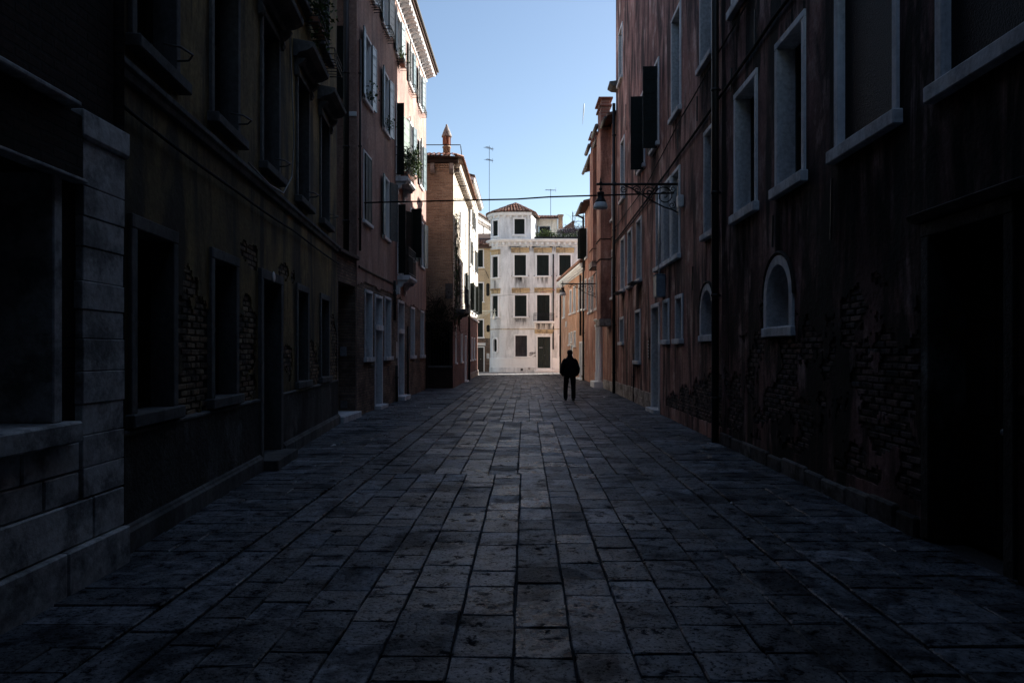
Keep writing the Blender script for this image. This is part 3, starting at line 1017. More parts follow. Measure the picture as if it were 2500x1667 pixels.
for k, u in enumerate(fw_):
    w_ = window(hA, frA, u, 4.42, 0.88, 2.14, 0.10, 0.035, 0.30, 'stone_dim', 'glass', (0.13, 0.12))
    put('cornice', cached('A_corn', lambda: MB().run([(0.0, 2.36), (0.06, 2.36), (0.10, 2.42), (0.24, 2.46), (0.34, 2.52), (0.36, 2.60), (0.0, 2.66)], -0.74, 0.74).mesh('cornice', 'stone_dim', 0.006)), frA.at(u, 0.0, 4.42), w_)
    for sgn in (-1, 1):
        put('bracket', cached('A_brk', lambda: MB().run([(0.0, 2.06), (0.06, 2.07), (0.09, 2.14), (0.07, 2.22), (0.16, 2.30), (0.20, 2.355), (0.0, 2.355)], -0.06, 0.06).mesh('bracket', 'stone_dim', 0.006)), frA.at(u + sgn * 0.60, 0.0, 4.42), w_)
    # iron bar that holds pots above the sill
    put('window_bar', cached('A_bar', lambda: MB().tube([(0.10, -0.04, 0.20), (0.14, -0.18, 0.19), (0.30, -0.24, 0.18), (0.42, -0.16, 0.17), (0.44, -0.04, 0.17)], 0.011, 6).mesh('window_bar', 'gutter', 0, True)), frA.at(u, 0.0, 4.42), w_)
for u in sw_:
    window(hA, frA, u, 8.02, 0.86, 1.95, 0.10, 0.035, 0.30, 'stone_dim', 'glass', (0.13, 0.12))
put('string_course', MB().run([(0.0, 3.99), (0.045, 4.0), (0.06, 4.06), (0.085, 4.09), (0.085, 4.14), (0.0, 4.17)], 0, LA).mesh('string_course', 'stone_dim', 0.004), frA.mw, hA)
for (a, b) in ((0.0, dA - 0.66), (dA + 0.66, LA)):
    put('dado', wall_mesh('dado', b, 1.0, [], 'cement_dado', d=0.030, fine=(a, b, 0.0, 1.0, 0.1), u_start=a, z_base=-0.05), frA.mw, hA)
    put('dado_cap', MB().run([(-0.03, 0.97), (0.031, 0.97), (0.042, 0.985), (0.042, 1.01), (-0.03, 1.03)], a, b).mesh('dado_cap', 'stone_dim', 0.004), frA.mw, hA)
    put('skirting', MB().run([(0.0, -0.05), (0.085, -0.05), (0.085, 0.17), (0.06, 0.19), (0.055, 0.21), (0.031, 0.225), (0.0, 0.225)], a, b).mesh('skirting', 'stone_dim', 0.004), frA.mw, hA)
door(hA, frA, dA, 0.14, 1.00, 2.60, 0.14, 0.05, 0.34, 'stone_dim', 'door_dark', 0.75, step=(0.28, 0.17))
put('number_plate', MB().lathe([(0.001, 0), (0.07, 0.0), (0.085, 0.008), (0.07, 0.016), (0.001, 0.018)], 16).mesh('number_plate', 'plastic_white', 0, True), frA.at(dA - 0.03, 0.056, 2.81) @ Matrix.Rotation(rad(90), 4, 'X'), hA)
cable('wall_cable', [frA.pt(0.1, 0.05, 3.74), frA.pt(3.2, 0.05, 3.71), frA.pt(6.5, 0.05, 3.74), frA.pt(LA, 0.05, 3.73)], 0.016, 'cable', parent=hA, sag=0.02)
cable('hanging_cable', [frA.pt(AU(11.2), 0.10, 8.8), frA.pt(AU(11.6), 0.13, 6.6), frA.pt(AU(11.75), 0.15, 5.1), frA.pt(AU(11.55), 0.16, 4.5), frA.pt(AU(11.0), 0.16, 4.12), frA.pt(AU(10.2), 0.16, 4.06), frA.pt(AU(9.3), 0.12, 4.14)], 0.010, 'cable_grey', parent=hA, n=5)

# planted pots and iron racks on the ochre house's upper sills
def rack(house, fr, u, z, w, dep=0.26, h=0.24, mat='iron'):
    def make():
        mb = MB()
        for zz in (0.0, h * 0.5, h):
            mb.tube([(-w / 2, 0, zz), (-w / 2, -dep, zz), (w / 2, -dep, zz), (w / 2, 0, zz)], 0.011, 5)
        n = max(4, int(w / 0.14))
        for k in range(n + 1):
            x = -w / 2 + w * k / n
            mb.tube([(x, -dep, h), (x, -dep, 0), (x, 0, 0)], 0.009, 5)
        return mb.mesh('flower_rack', mat)
    return put('flower_rack', cached(('rack', round(w, 2), dep, h, mat), make), fr.at(u, 0.02, z), house)
def potted(name, label, fr, u, d, z, w, h, n, mat, seed, pot=True, size=0.09, hang=0.0):
    t = thing(name, label, 'plant', fr.at(u, d, z))
    r = random.Random(seed)
    if pot:
        put('planter', MB().prism([(-w / 2 + 0.02, 0), (w / 2 - 0.02, 0), (w / 2, 0.16), (-w / 2, 0.16)], -0.08, 0.08).mesh('planter', 'terracotta', 0.008), fr.at(u, d, z), t)
    cl = [(r.uniform(-w / 2, w / 2), r.uniform(-0.14, 0.10), 0.18 + h * r.uniform(-hang, 0.85), r.uniform(0.06, 0.16)) for _ in range(9)]
    def f(q):
        a, b, c, s = q.choice(cl)
        return (a + q.gauss(0, s), b + q.gauss(0, s * 0.8), c + q.gauss(0, s))
    put('foliage', leaves_mesh('foliage', n, f, size, mat, r), fr.at(u, d, z), t)
    st = MB()
    for a, b, c, s in cl:
        st.tube([(a * 0.5, 0, 0.14), (a * 0.8, b * 0.7, c * 0.6), (a, b, c + 0.05)], [0.008, 0.006, 0.003], 4)
    put('stems', st.mesh('stems', 'vine'), fr.at(u, d, z), t)
    return t
rack(hA, frA, AU(13.6), 7.72, 0.95)
rack(hA, frA, AU(15.3), 7.72, 0.95)
potted('window_plant', 'bushy green plant spilling over an upper sill of the ochre house', frA, AU(13.7), 0.16, 7.80, 0.8, 0.75, 420, 'leaf', 31, hang=0.5)

# ------------------------------------------------------------------ covered passage between ochre and pink house
frG = Fr((-4.105, 16.8), (-4.03, 18.5))
hG = thing('passage_gate', 'dark brick passage opening between ochre house and pink house', 'passage', frG.mw)
put('lintel', wall_mesh('lintel', frG.L, 4.02, [(0.12, frG.L - 0.06, -0.05, 3.35, 0.5)], 'brick_pink_house', d=0.0, z_base=-0.05), frG.mw, hG)
put('roof', MB().d(0.0, frG.L - 0.003, -2.6, 0.10, 4.03, 4.12).mesh('roof', 'roof_flat', 0.01), frG.mw, hG)
put('back_wall', MB().d(0.0, frG.L - 0.003, -2.6, -2.5, -0.05, 4.02).mesh('back_wall', 'brick_dark'), frG.mw, hG)
put('door', MB().d(0.35, 1.4, -2.5, -2.42, 0.0, 2.3).mesh('door', 'door_dark', 0.01), frG.mw, hG)
put('step', MB().d(0.02, frG.L - 0.01, -0.55, 0.16, -0.04, 0.15).mesh('step', 'stone', 0.015), frG.mw, hG)
put('meter_box', MB().box(-4.42, -4.26, 18.40, 18.497, 1.56, 1.80).mesh('meter_box', 'grey_panel', 0.008), None, hG)
put('vent_panel', MB().box(-4.42, -4.24, 18.44, 18.497, 0.22, 0.42).mesh('vent_panel', 'stone_dim', 0.006), None, hG)

# ------------------------------------------------------------------ pink house
frP = Fr((-4.03, 18.5), (-3.774, 31.3))
hP = thing('pink_house', 'tall pink plaster house with open green shutters and brown brick ground floor', 'house', frP.mw)
PU = frP.Y
LP = frP.L
HP = 13.85
tops = [PU(s) for s in (20.15, 22.20, 24.42, 27.05, 29.40)]
secs = [PU(s) for s in (19.70, 22.30, 27.05, 29.70)]
firs = [PU(s) for s in (19.70, 22.35, 27.45, 29.95)]
W1 = 0.78
up = [op(u, 11.68, W1, 1.40, 0.09, 0.10, 0.28) for u in tops] + [op(u, 8.50, W1, 1.75, 0.09, 0.10, 0.28) for u in secs] + [op(u, 5.22, W1, 1.80, 0.09, 0.10, 0.28) for u in firs]
b1, b2 = PU(24.85), PU(24.62)
up += [op(b1, 4.33, 0.95, 2.35, 0.09, 0.03, 0.28), op(b2, 7.60, 0.95, 2.40, 0.09, 0.03, 0.28)]
def maskP(u, z):
    return z < 3.52 + 0.10 * fnoise(u * 0.9, 0.3, 2.0) - (0.10 if u > PU(25.0) else 0.0)
put('wall', wall_mesh('wall', LP, HP, up, 'pink', d=0.022, fine=(0, LP, 3.36, 3.7, 0.06), mask=maskP, thick=0.024, z_base=3.36), frP.mw, hP)
gP = [(PU(19.94), 1.52, 0.80, 1.78), (PU(22.70), 1.52, 0.88, 1.80), (PU(27.66), 1.52, 0.80, 1.78), (PU(30.20), 1.52, 0.82, 1.78)]
opsP = [op(u, z, w, h, 0.08, 0.13, 0.34) for u, z, w, h in gP]
dP1, dP2 = PU(21.32), PU(25.12)
opsP += [(dP1 - 0.55, dP1 + 0.55, -0.05, 3.38, 0.45), (dP2 - 0.62, dP2 + 0.62, -0.05, 3.48, 0.45)]
put('brick_wall', wall_mesh('brick_wall', LP, 3.75, opsP, 'brick_pink_house', d=0.0, z_base=-0.05), frP.mw, hP)
shell(hP, frP, LP, HP, 8, 'pink', 1.1, 0.5, near=False)
frPS = Fr((-11.5, 18.5), (-4.03, 18.5))
put('side_wall', wall_mesh('side_wall', frPS.L + 0.02, HP, [], 'pink', z_base=-0.05), frPS.mw, hP)
put('stone_band', MB().d(5.5, frPS.L + 0.02, -0.02, 0.035, 7.74, 7.86).mesh('stone_band', 'stone_white', 0.006), frPS.mw, hP)
pipe_run(hP, frPS, frPS.L - 0.23, 0.09, 4.2, 13.6, 0.075)
shutter(hP, frPS, frPS.L - 0.70, 0.05, 8.20, 0.42, 1.85, 0, 'shutter_dark', 6)
for u, z, w, h in gP:
    window(hP, frP, u, z, w, h, 0.08, 0.03, 0.36, 'stone', 'plain', (0.10, 0.13), glass='grey_panel' if False else 'glass')
door(hP, frP, dP1, 0.10, 0.92, 3.16, 0.09, 0.025, 0.40, 'stone', 'door_dark', 0.9, leaves=1, step=(0.20, 0.12))
door(hP, frP, dP2, 0.14, 1.04, 3.22, 0.10, 0.025, 0.40, 'stone', 'door_dark', 1.05, leaves=1, step=(0.26, 0.16))
for uu in (dP1, dP2):
    put('door_lintel', MB().d(-0.54, 0.54, -0.3, 0.05, 2.30, 2.46).mesh('door_lintel', 'stone', 0.01), frP.at(uu, 0, 0), hP)
def pair(u, z, h, a0, a1, mat='shutter_sky_tint', w=W1, sw=0.40):
    shutter(hP, frP, u - w / 2 - 0.02, 0.075, z - 0.02, sw, h + 0.04, a0, mat, 7)
    shutter(hP, frP, u + w / 2 + 0.02, 0.075, z - 0.02, sw, h + 0.04, a1, mat, 7)
prg = random.Random(9)
for k, u in enumerate(tops):
    window(hP, frP, u, 11.68, W1, 1.40, 0.09, 0.045, 0.26, 'stone_white', 'glass', (0.10, 0.10))
    pair(u, 11.68, 1.40, 184 + prg.uniform(0, 10), -4 - prg.uniform(0, 12))
    rack(hP, frP, u + 0.05, 11.40, 0.80, 0.24, 0.20)
for k, u in enumerate(secs):
    window(hP, frP, u, 8.50, W1, 1.75, 0.09, 0.045, 0.26, 'stone_white', 'glass', (0.10, 0.10))
    pair(u, 8.50, 1.75, (186, 187, 190, 195)[k], (-5, -8, -10, -10)[k], 'shutter_sky_tint')
for k, u in enumerate(firs):
    window(hP, frP, u, 5.22, W1, 1.80, 0.09, 0.045, 0.26, 'stone_white', 'glass', (0.10, 0.10))
    if k == 0:
        closed_shutters(hP, frP, u, 5.22, W1, 1.80, 0.06, 'shutter_dark')
    else:
        pair(u, 5.22, 1.80, (0, 186, 256, 188)[k], (0, -26, -10, -14)[k], 'shutter_sky_tint' if k != 2 else 'shutter_dark')
potted('window_plant', 'small green plant on the second floor sill of the pink house nearest the ochre house', frP, secs[0], 0.10, 8.50, 0.4, 0.22, 60, 'leaf', 41, pot=False)
potted('window_plant', 'small dark plant on the pink house sill next to the upper balcony', frP, secs[1], 0.10, 8.50, 0.4, 0.22, 60, 'leaf', 42, pot=False)
potted('window_plant', 'little plant in the iron basket under the pink house eaves', frP, tops[2] + 0.1, 0.16, 11.44, 0.4, 0.32, 90, 'leaf_light', 43, pot=True)

def balcony(house, fr, u0, u1, z, proj, rail_h, mat='stone', name='balcony', nb=None):
    L = u1 - u0
    uc = (u0 + u1) / 2
    b = put(name, MB().run([(0.0, -0.16), (proj - 0.06, -0.16), (proj - 0.03, -0.12), (proj, -0.10), (proj, -0.02), (proj - 0.02, 0.0), (0.0, 0.0)], -L / 2, L / 2).mesh(name, mat, 0.006), fr.at(uc, 0, z), house)
    for sgn in (-1, 1):
        put('bracket', cached(('bbr', proj, mat), lambda: MB().run([(0.0, -0.62), (0.06, -0.60), (0.10, -0.50), (0.08, -0.42), (0.18, -0.36), (0.20, -0.28), (proj - 0.10, -0.24), (proj - 0.06, -0.165), (0.0, -0.165)], -0.08, 0.08).mesh('bracket', mat, 0.006)), fr.at(uc + sgn * (L / 2 - 0.16), 0, z), b)
    mb = MB()
    p = proj - 0.05
    for zz in (0.08, rail_h * 0.72, rail_h):
        mb.tube([(-L / 2 + 0.04, 0, zz), (-L / 2 + 0.04, -p, zz), (L / 2 - 0.04, -p, zz), (L / 2 - 0.04, 0, zz)], 0.013, 5)
    n = nb or int(L / 0.12)
    for k in range(n + 1):
        x = -L / 2 + 0.04 + (L - 0.08) * k / n
        mb.tube([(x, -p, 0), (x, -p, rail_h)], 0.008, 5)
    for sgn in (-1, 1):
        for k in range(1, 4):
            mb.tube([(sgn * (L / 2 - 0.04), -p * k / 4, 0), (sgn * (L / 2 - 0.04), -p * k / 4, rail_h)], 0.008, 5)
        for zz in (rail_h * 0.86, 0.2):
            ring = [(sgn * (L / 2 - 0.04), -p * 0.5 + 0.09 * math.cos(a * math.pi / 5), zz + 0.07 * math.sin(a * math.pi / 5)) for a in range(11)]
            mb.tube(ring, 0.007, 4, False)
    for k in range(int(L / 0.24)):
        xc = -L / 2 + 0.16 + 0.24 * k
        ring = [(xc + 0.08 * math.cos(a * math.pi / 5), -p, rail_h * 0.86 + 0.06 * math.sin(a * math.pi / 5)) for a in range(11)]
        mb.tube(ring, 0.006, 4, False)
    put('railing', mb.mesh('railing', 'iron'), fr.at(uc, 0, z), b)
    return b
balcony(hP, frP, PU(24.30), PU(25.90), 4.26, 0.46, 0.95)
balcony(hP, frP, PU(24.00), PU(25.65), 7.54, 0.44, 1.0)
for (u, z, h) in ((b1, 4.33, 2.35), (b2, 7.60, 2.40)):
    put('window', surround_mesh(0.95, h, 0.09, 0.045, 0.26, 'stone_white'), frP.at(u, 0, z), hP)
    put('balcony_door', MB().box(-0.475, 0.475, 0, 0.05, 0, h).box(-0.02, 0.02, -0.02, 0, 0, h).mesh('balcony_door', 'glass'), frP.at(u, -0.2, z), hP)
shutter(hP, frP, b1 - 0.52, 0.06, 4.33, 0.25, 2.33, 266, 'shutter_dark', 8)
shutter(hP, frP, b1 + 0.50, 0.075, 4.33, 0.45, 2.33, -30, 'shutter_dark', 8)
shutter(hP, frP, b2 - 0.56, 0.06, 7.60, 0.24, 2.40, 266, 'shutter_dark', 8)
shutter(hP, frP, b2 + 0.52, 0.075, 7.60, 0.90, 2.36, -5, 'shutter_sunlit', 8)
t = thing('balcony_plants', 'tangle of potted plants on the upper balcony of the pink house', 'plants', frP.at(PU(24.9), 0.3, 7.56))
r = random.Random(77)
cl = [(r.uniform(-0.8, 0.9), r.uniform(-0.30, 0.12), r.uniform(0.45, 1.10), r.uniform(0.06, 0.16)) for _ in range(16)]
def fbal(q):
    a, b, c, s = q.choice(cl)
    return (a + q.gauss(0, s), b + q.gauss(0, s * 0.7), c + q.gauss(0, s))
put('foliage', leaves_mesh('foliage', 900, fbal, 0.085, 'leaf', r), frP.at(PU(24.9), 0.3, 7.56), t)
put('foliage', leaves_mesh('foliage', 220, lambda q: (q.uniform(0.4, 1.0), q.uniform(-0.35, 0.0), q.uniform(0.3, 0.95)), 0.085, 'leaf_light', r), frP.at(PU(24.9), 0.3, 7.56), t)
for k in range(4):
    put('planter', MB().prism([(-0.15, 0), (0.15, 0), (0.18, 0.2), (-0.18, 0.2)], -0.1, 0.1).mesh('planter', 'terracotta', 0.01), frP.at(PU(24.9) - 0.55 + 0.38 * k, 0.27, 7.56), t)
mb = MB()
for a, b, c, s in cl:
    mb.tube([(a * 0.6, 0.0, 0.15), (a * 0.9, b * 0.6, c * 0.6), (a, b, c)], [0.008, 0.006, 0.004], 4)
put('stems', mb.mesh('stems', 'vine'), frP.at(PU(24.9), 0.3, 7.56), t)
# eaves cornice with modillions
put('cornice', MB().run([(0.0, 13.40), (0.06, 13.40), (0.08, 13.46), (0.0, 13.48)], 0, LP).run([(0.0, 13.66), (0.40, 13.66), (0.44, 13.72), (0.46, 13.80), (0.0, 13.88)], -0.05, LP + 0.06).mesh('cornice', 'stone_white', 0.004), frP.mw, hP)
mm = cached('modP', lambda: MB().run([(0.0, 13.48), (0.10, 13.49), (0.20, 13.54), (0.36, 13.60), (0.36, 13.658), (0.0, 13.658)], -0.07, 0.07).mesh('modillion', 'stone', 0.005))
k = 0.2
while k < LP:
    put('modillion', mm, frP.at(k, 0.022, 0), hP)
    k += 0.40
gutter(hP, frP, 0, LP, 0.55, 13.86, 0.05)
pipe_run(hP, frP, 0.18, 0.07, 4.3, 9.8, 0.03, 'pipe', 'conduit')
pipe_run(hP, frP, PU(26.3), 0.06, -0.02, 2.6, 0.035)
pipe_run(hP, frP, PU(23.95), 0.07, -0.02, 1.2, 0.045)
pipe_run(hP, frP, PU(23.62), 0.07, 2.7, 4.0, 0.05)
put('wall_lamp', MB().box(-0.05, 0.05, -0.22, -0.10, 0, 0.30).box(-0.02, 0.02, -0.10, 0.0, 0.1, 0.16).mesh('wall_lamp', 'plastic_white', 0.01), frP.at(PU(23.6), 0.02, 3.55), hP)
put('ledge', MB().run([(0.022, 3.86), (0.05, 3.86), (0.07, 3.90), (0.022, 3.93)], 0.2, PU(23.5)).mesh('ledge', 'pipe'), frP.mw, hP)
put('number_plate', MB().d(-0.09, 0.09, 0.0, 0.02, 0.0, 0.55).mesh('number_plate', 'plastic_white', 0.006), frP.at(PU(24.28), 0.0, 1.45), hP)
# ------------------------------------------------------------------ roof tiles
def tile_mesh():
    mb = MB()
    n, L = 6, 0.44
    vs = []
    for j, (y, r0) in enumerate(((0, 0.105), (L, 0.085))):
        for rr in (r0, r0 - 0.014):
            for k in range(n + 1):
                a = math.pi * k / n
                vs.append((rr * math.cos(a), y, rr * math.sin(a) * 0.85))
    m = n + 1
    fs = []
    for k in range(n):
        fs.append((k, k + 1, 2 * m + k + 1, 2 * m + k))
        fs.append((m + k, 3 * m + k, 3 * m + k + 1, m + k + 1))
        fs.append((k, m + k, m + k + 1, k + 1))
    fs += [(0, 2 * m, 3 * m, m), (n, m + n, 3 * m + n, 2 * m + n)]
    return mb.add(vs, fs).mesh('roof_tile', 'tile', 0, True)
def tiles(roof, o, right, up, nx, ny, sx=0.21, sy=0.36, seed=1, keep=None):
    """cover tiles laid from the eave point o along right and up the slope"""
    right, up = Vector(right).normalized(), Vector(up).normalized()
    nrm = right.cross(up).normalized()
    rot = Matrix((right, up, nrm)).transposed().to_4x4()
    tm = cached('tile', tile_mesh)
    r = random.Random(seed)
    for j in range(ny):
        for i in range(nx):
            p = Vector(o) + right * (sx * (i + 0.5)) + up * (sy * j) + nrm * (0.012 * (j % 2) + r.uniform(0, 0.008))
            if keep and not keep(p):
                continue
            put('roof_tile', tm, T(p) @ rot @ RZ(r.uniform(-0.04, 0.04)), roof)

def wander(mb, p, d, n, step, r, rng, plane, spread=0.5):
    """one wandering vine stem kept close to a facade: p = (u, dd, z)"""
    u, dd, z = p
    a = d
    pts = [plane(u, dd, z)]
    for _ in range(n):
        a += rng.uniform(-spread, spread)
        u += math.cos(a) * step
        z += math.sin(a) * step
        dd = max(0.02, min(0.35, dd + rng.uniform(-0.03, 0.03)))
        pts.append(plane(u, dd, z))
    rs = [r * (1 - 0.75 * i / n) for i in range(n + 1)]
    mb.tube(pts, rs, 4)
    return pts

# ------------------------------------------------------------------ brick house
frB = Fr((-2.68, 32.5), (-2.538, 41.5))
frBF = Fr((-9.0, 32.5), (-2.68, 32.5))
hB = thing('brick_house', 'orange brick house with tiled eaves and vines, right behind the pink house', 'house', frB.mw)
HB = 10.25
LB = frB.L
BU = frB.Y
xB = lambda x: x + 9.0
opBF = [(xB(-3.74), xB(-2.80), 1.02, 2.85, 0.6)]
put('front_wall', wall_mesh('front_wall', frBF.L, HB, [], 'brick_tower', z_base=2.95), frBF.mw, hB)
put('lower_wall', wall_mesh('lower_wall', frBF.L, 3.0, opBF, 'brick_dark', d=0.03, z_base=-0.05), frBF.mw, hB)  # dark brick stands in for shade and vine on the lower front
wB = put('window', MB().d(xB(-3.85), xB(-2.72), -0.3, 0.07, 0.93, 1.02).mesh('sill', 'stone_dim', 0.01), frBF.mw, hB)
put('pane', MB().d(xB(-3.74), xB(-2.80), -0.5, -0.48, 1.02, 2.85).mesh('pane', 'void'), frBF.mw, wB)
mb = MB()
for k in range(8):
    mb.tube([(xB(-3.7) + 0.125 * k, 0.05, 1.0), (xB(-3.7) + 0.125 * k, 0.05, 2.85)], 0.010, 5)
put('grille', mb.mesh('grille', 'iron'), frBF.mw, wB)
put('gate_post', MB().d(xB(-4.02), xB(-3.80), 0.03, 0.28, -0.05, 2.30).prism([(xB(-4.04), 2.31), (xB(-3.74), 2.31), (xB(-3.84), 2.62), (xB(-4.04), 2.62)], -0.30, -0.0301).mesh('gate_post', 'brick_dark', 0.01), frBF.mw, hB)
put('stone_quoin', MB().d(xB(-3.02), xB(-2.69), 0.0, 0.03, 4.05, 4.75).mesh('stone_quoin', 'stone_dim', 0.02), frBF.mw, hB)
gB = [(BU(33.9), 1.15, 0.45, 1.7), (BU(37.1), 1.15, 0.9, 1.35)]
dB = BU(39.6)
opB = [op(u, z, w, h, 0.07, 0.1, 0.25) for u, z, w, h in gB] + [(dB - 0.55, dB + 0.55, -0.05, 2.58, 0.35)]
put('side_brick_wall', wall_mesh('side_brick_wall', LB, 3.65, opB, 'brick_red', z_base=-0.05), frB.mw, hB)
upB = [op(BU(36.0), 4.3, 0.8, 1.7, 0.08, 0.1, 0.25), op(BU(36.0), 7.3, 0.8, 1.4, 0.08, 0.1, 0.25), op(BU(39.5), 7.3, 0.8, 1.4, 0.08, 0.1, 0.25), (BU(33.6), BU(34.7), 3.66, 5.6, 0.3), op(BU(39.3), 4.3, 0.8, 1.6, 0.08, 0.1, 0.25)]
put('side_wall', wall_mesh('side_wall', LB, HB, upB, 'cream', d=0.02, z_base=3.65), frB.mw, hB)
for u, z, w, h in gB:
    window(hB, frB, u, z, w, h, 0.07, 0.02, 0.24, 'stone_white', 'plain', (0.08, 0.10))
door(hB, frB, dB, 0.06, 0.94, 2.40, 0.08, 0.02, 0.28, 'stone_white', 'door_dark', 0.4, leaves=1, step=(0.15, 0.08))
for s, z, h in ((36.0, 4.3, 1.7), (36.0, 7.3, 1.4), (39.5, 7.3, 1.4), (39.3, 4.3, 1.6)):
    window(hB, frB, BU(s), z, 0.8, h, 0.08, 0.03, 0.24, 'stone_white', 'glass', (0.08, 0.10))
shutter(hB, frB, BU(38.85), 0.06, 4.3, 0.40, 1.6, 200, 'shutter_dark', 5)
shutter(hB, frB, BU(39.75), 0.06, 4.3, 0.40, 1.6, -20, 'shutter_dark', 5)
put('balcony_door', MB().d(BU(33.6), BU(34.7), -0.25, -0.22, 3.66, 5.6).mesh('balcony_door', 'glass'), frB.mw, hB)
balcony(hB, frB, BU(33.1), BU(35.4), 3.62, 0.55, 1.05, 'stone_dim')
# body and hipped roof
mb = MB()
mb.add([(-9, 32.5, 0), (-9, 41.5, 0), (-9, 41.5, HB), (-9, 32.5, HB), (-2.538, 41.5, 0), (-2.538, 41.5, HB)], [(0, 1, 2, 3), (1, 4, 5, 2)])
put('back_walls', mb.mesh('back_walls', 'cream'), None, hB)
ze = HB + 0.12
rv = [(-9.3, 32.08, ze), (-2.26, 32.08, ze), (-2.12, 41.5, ze), (-9.3, 41.5, ze), (-5.8, 35.6, ze + 1.25), (-5.8, 41.5, ze + 1.25)]
roofB = put('roof', MB().add(rv, [(0, 1, 4), (1, 2, 5, 4), (0, 4, 5, 3), (0, 3, 2, 1)]).mesh('roof', 'roof_flat'), None, hB)
upv = Vector((0, 3.52, 1.25))
tiles(roofB, (-5.2, 32.02, ze + 0.02), (1, 0, 0), upv, 14, 3, 0.215, 0.36, 4, keep=lambda p: p.x < -2.3 - (p.y - 32.0) * 1.0)
tiles(roofB, (-2.20, 32.2, ze + 0.02), (0.0158, 1, 0), Vector((-3.6, 0, 1.25)), 42, 1, 0.22, 0.36, 5)
# corbel frieze under the front eave: three rows of saw-tooth bricks and stone corbels
mb = MB()
for row in range(3):
    z0 = 9.86 + 0.095 * row
    x = xB(-5.0)
    while x < xB(-2.70):
        mb.prism([(x, z0), (x + 0.06, z0 + 0.045), (x + 0.12, z0), (x + 0.12, z0 + 0.09), (x, z0 + 0.09)], -(0.05 + 0.05 * row), 0.0)
        x += 0.12
put('frieze', mb.mesh('frieze', 'brick_tower'), frBF.mw, hB)
put('eave_board', MB().d(xB(-5.2), xB(-2.42), 0.0, 0.26, 10.16, 10.34).mesh('eave_board', 'brick_dark', 0.01), frBF.mw, hB)
for xx in (-4.55, -3.60, -2.74):
    put('corbel', MB().run([(0.0, 9.70), (0.14, 9.72), (0.22, 9.84), (0.22, 10.155), (0.0, 10.155)], -0.10, 0.10).mesh('corbel', 'stone_plinth', 0.01), frBF.at(xB(xx), 0, 0), hB)
put('side_cornice', MB().run([(0.02, 10.0), (0.30, 10.0), (0.36, 10.14), (0.02, 10.16)], 0, LB).mesh('side_cornice', 'cream', 0.004), frB.mw, hB)
mm = cached('modB', lambda: MB().d(-0.08, 0.08, 0.0, 0.26, 9.82, 9.995).mesh('modillion', 'stone_plinth', 0.006))
k = 0.25
while k < LB:
    put('modillion', mm, frB.at(k, 0.02, 0), hB)
    k += 0.5
pipe_run(hB, frB, LB - 0.1, 0.07, 0, 10.0, 0.05)
# smoke-stack with conical cap
stack = put('chimney', MB().lathe([(0.17, 9.9), (0.17, 11.05), (0.20, 11.06), (0.20, 11.12), (0.15, 11.13), (0.15, 11.20)], 12).mesh('chimney', 'brick_tower', 0, True), T((-3.02, 33.15, 0)), hB)
put('chimney_cap', MB().lathe([(0.23, 11.56), (0.24, 11.60), (0.13, 11.90), (0.05, 12.08), (0.045, 12.14), (0.005, 12.16)], 14).mesh('chimney_cap', 'stone_plinth', 0, True), T((-3.02, 33.15, 0)), stack)
for k in range(6):
    a = k * math.pi / 3 + 0.3
    put('chimney_pillar', cached('chpil', lambda: MB().box(-0.045, 0.045, -0.04, 0.04, 11.19, 11.57).mesh('chimney_pillar', 'terracotta', 0.006)), T((-3.02 + 0.14 * math.cos(a), 33.15 + 0.14 * math.sin(a), 0)) @ RZ(a), stack)
cable('roof_rail', [(-4.4, 32.6, 11.05), (-2.34, 32.6, 11.05), (-2.30, 33.3, 10.5), (-2.28, 33.6, 10.3)], 0.02, 'iron', parent=hB)
cable('clothes_pole', [frB.pt(0.3, 0.0, 9.25), frB.pt(0.35, 0.62, 9.25)], 0.015, 'iron', parent=hB)
cable('clothes_pole', [frB.pt(0.3, 0.0, 8.65), frB.pt(0.35, 0.66, 8.65)], 0.015, 'iron', parent=hB)

# climbing vines
r = random.Random(15)
vt = thing('climbing_vine', 'bare climbing vine on the brick house corner and its sunlit side', 'vine', frB.at(0.4, 0.05, 0))
mb = MB()
for k in range(26):
    wander(mb, (r.uniform(0.2, 3.2), 0.05, r.uniform(2.6, 5.5)), 1.57 + r.uniform(-0.4, 0.4), r.randint(8, 18), 0.28, r.uniform(0.012, 0.026), r, frB.pt, 0.35)
put('stems', mb.mesh('stems', 'vine', 0, True), None, vt)
mb = MB()
for k in range(24):
    wander(mb, (r.uniform(0.3, 4.2), 0.04, r.uniform(4.5, 7.5)), 1.57 + r.uniform(-0.6, 0.6), r.randint(6, 14), 0.22, r.uniform(0.006, 0.012), r, frB.pt, 0.5)
put('twigs', mb.mesh('twigs', 'vine_pale', 0, True), None, vt)
put('foliage', leaves_mesh('foliage', 500, lambda q: frB.pt(abs(q.gauss(0.5, 0.7)), abs(q.gauss(0.08, 0.06)), q.uniform(3.0, 8.0)), 0.09, 'leaf', r), None, vt)
vt2 = thing('hanging_vine', 'dark tangled vine hanging over the brick house ground floor window', 'vine', frBF.at(xB(-3.2), 0.05, 0))
mb = MB()
for k in range(70):
    wander(mb, (xB(r.uniform(-4.0, -2.75)), r.uniform(0.03, 0.12), r.uniform(2.7, 4.1)), r.uniform(0, 6.28), r.randint(6, 12), 0.15, r.uniform(0.006, 0.016), r, frBF.pt, 0.7)
put('stems', mb.mesh('stems', 'vine'), None, vt2)
put('foliage', leaves_mesh('foliage', 1500, lambda q: frBF.pt(xB(min(-2.62, q.gauss(-3.35, 0.36))), abs(q.gauss(0.10, 0.08)), min(4.6, q.gauss(3.15, 0.45))), 0.10, 'vine', r), None, vt2)

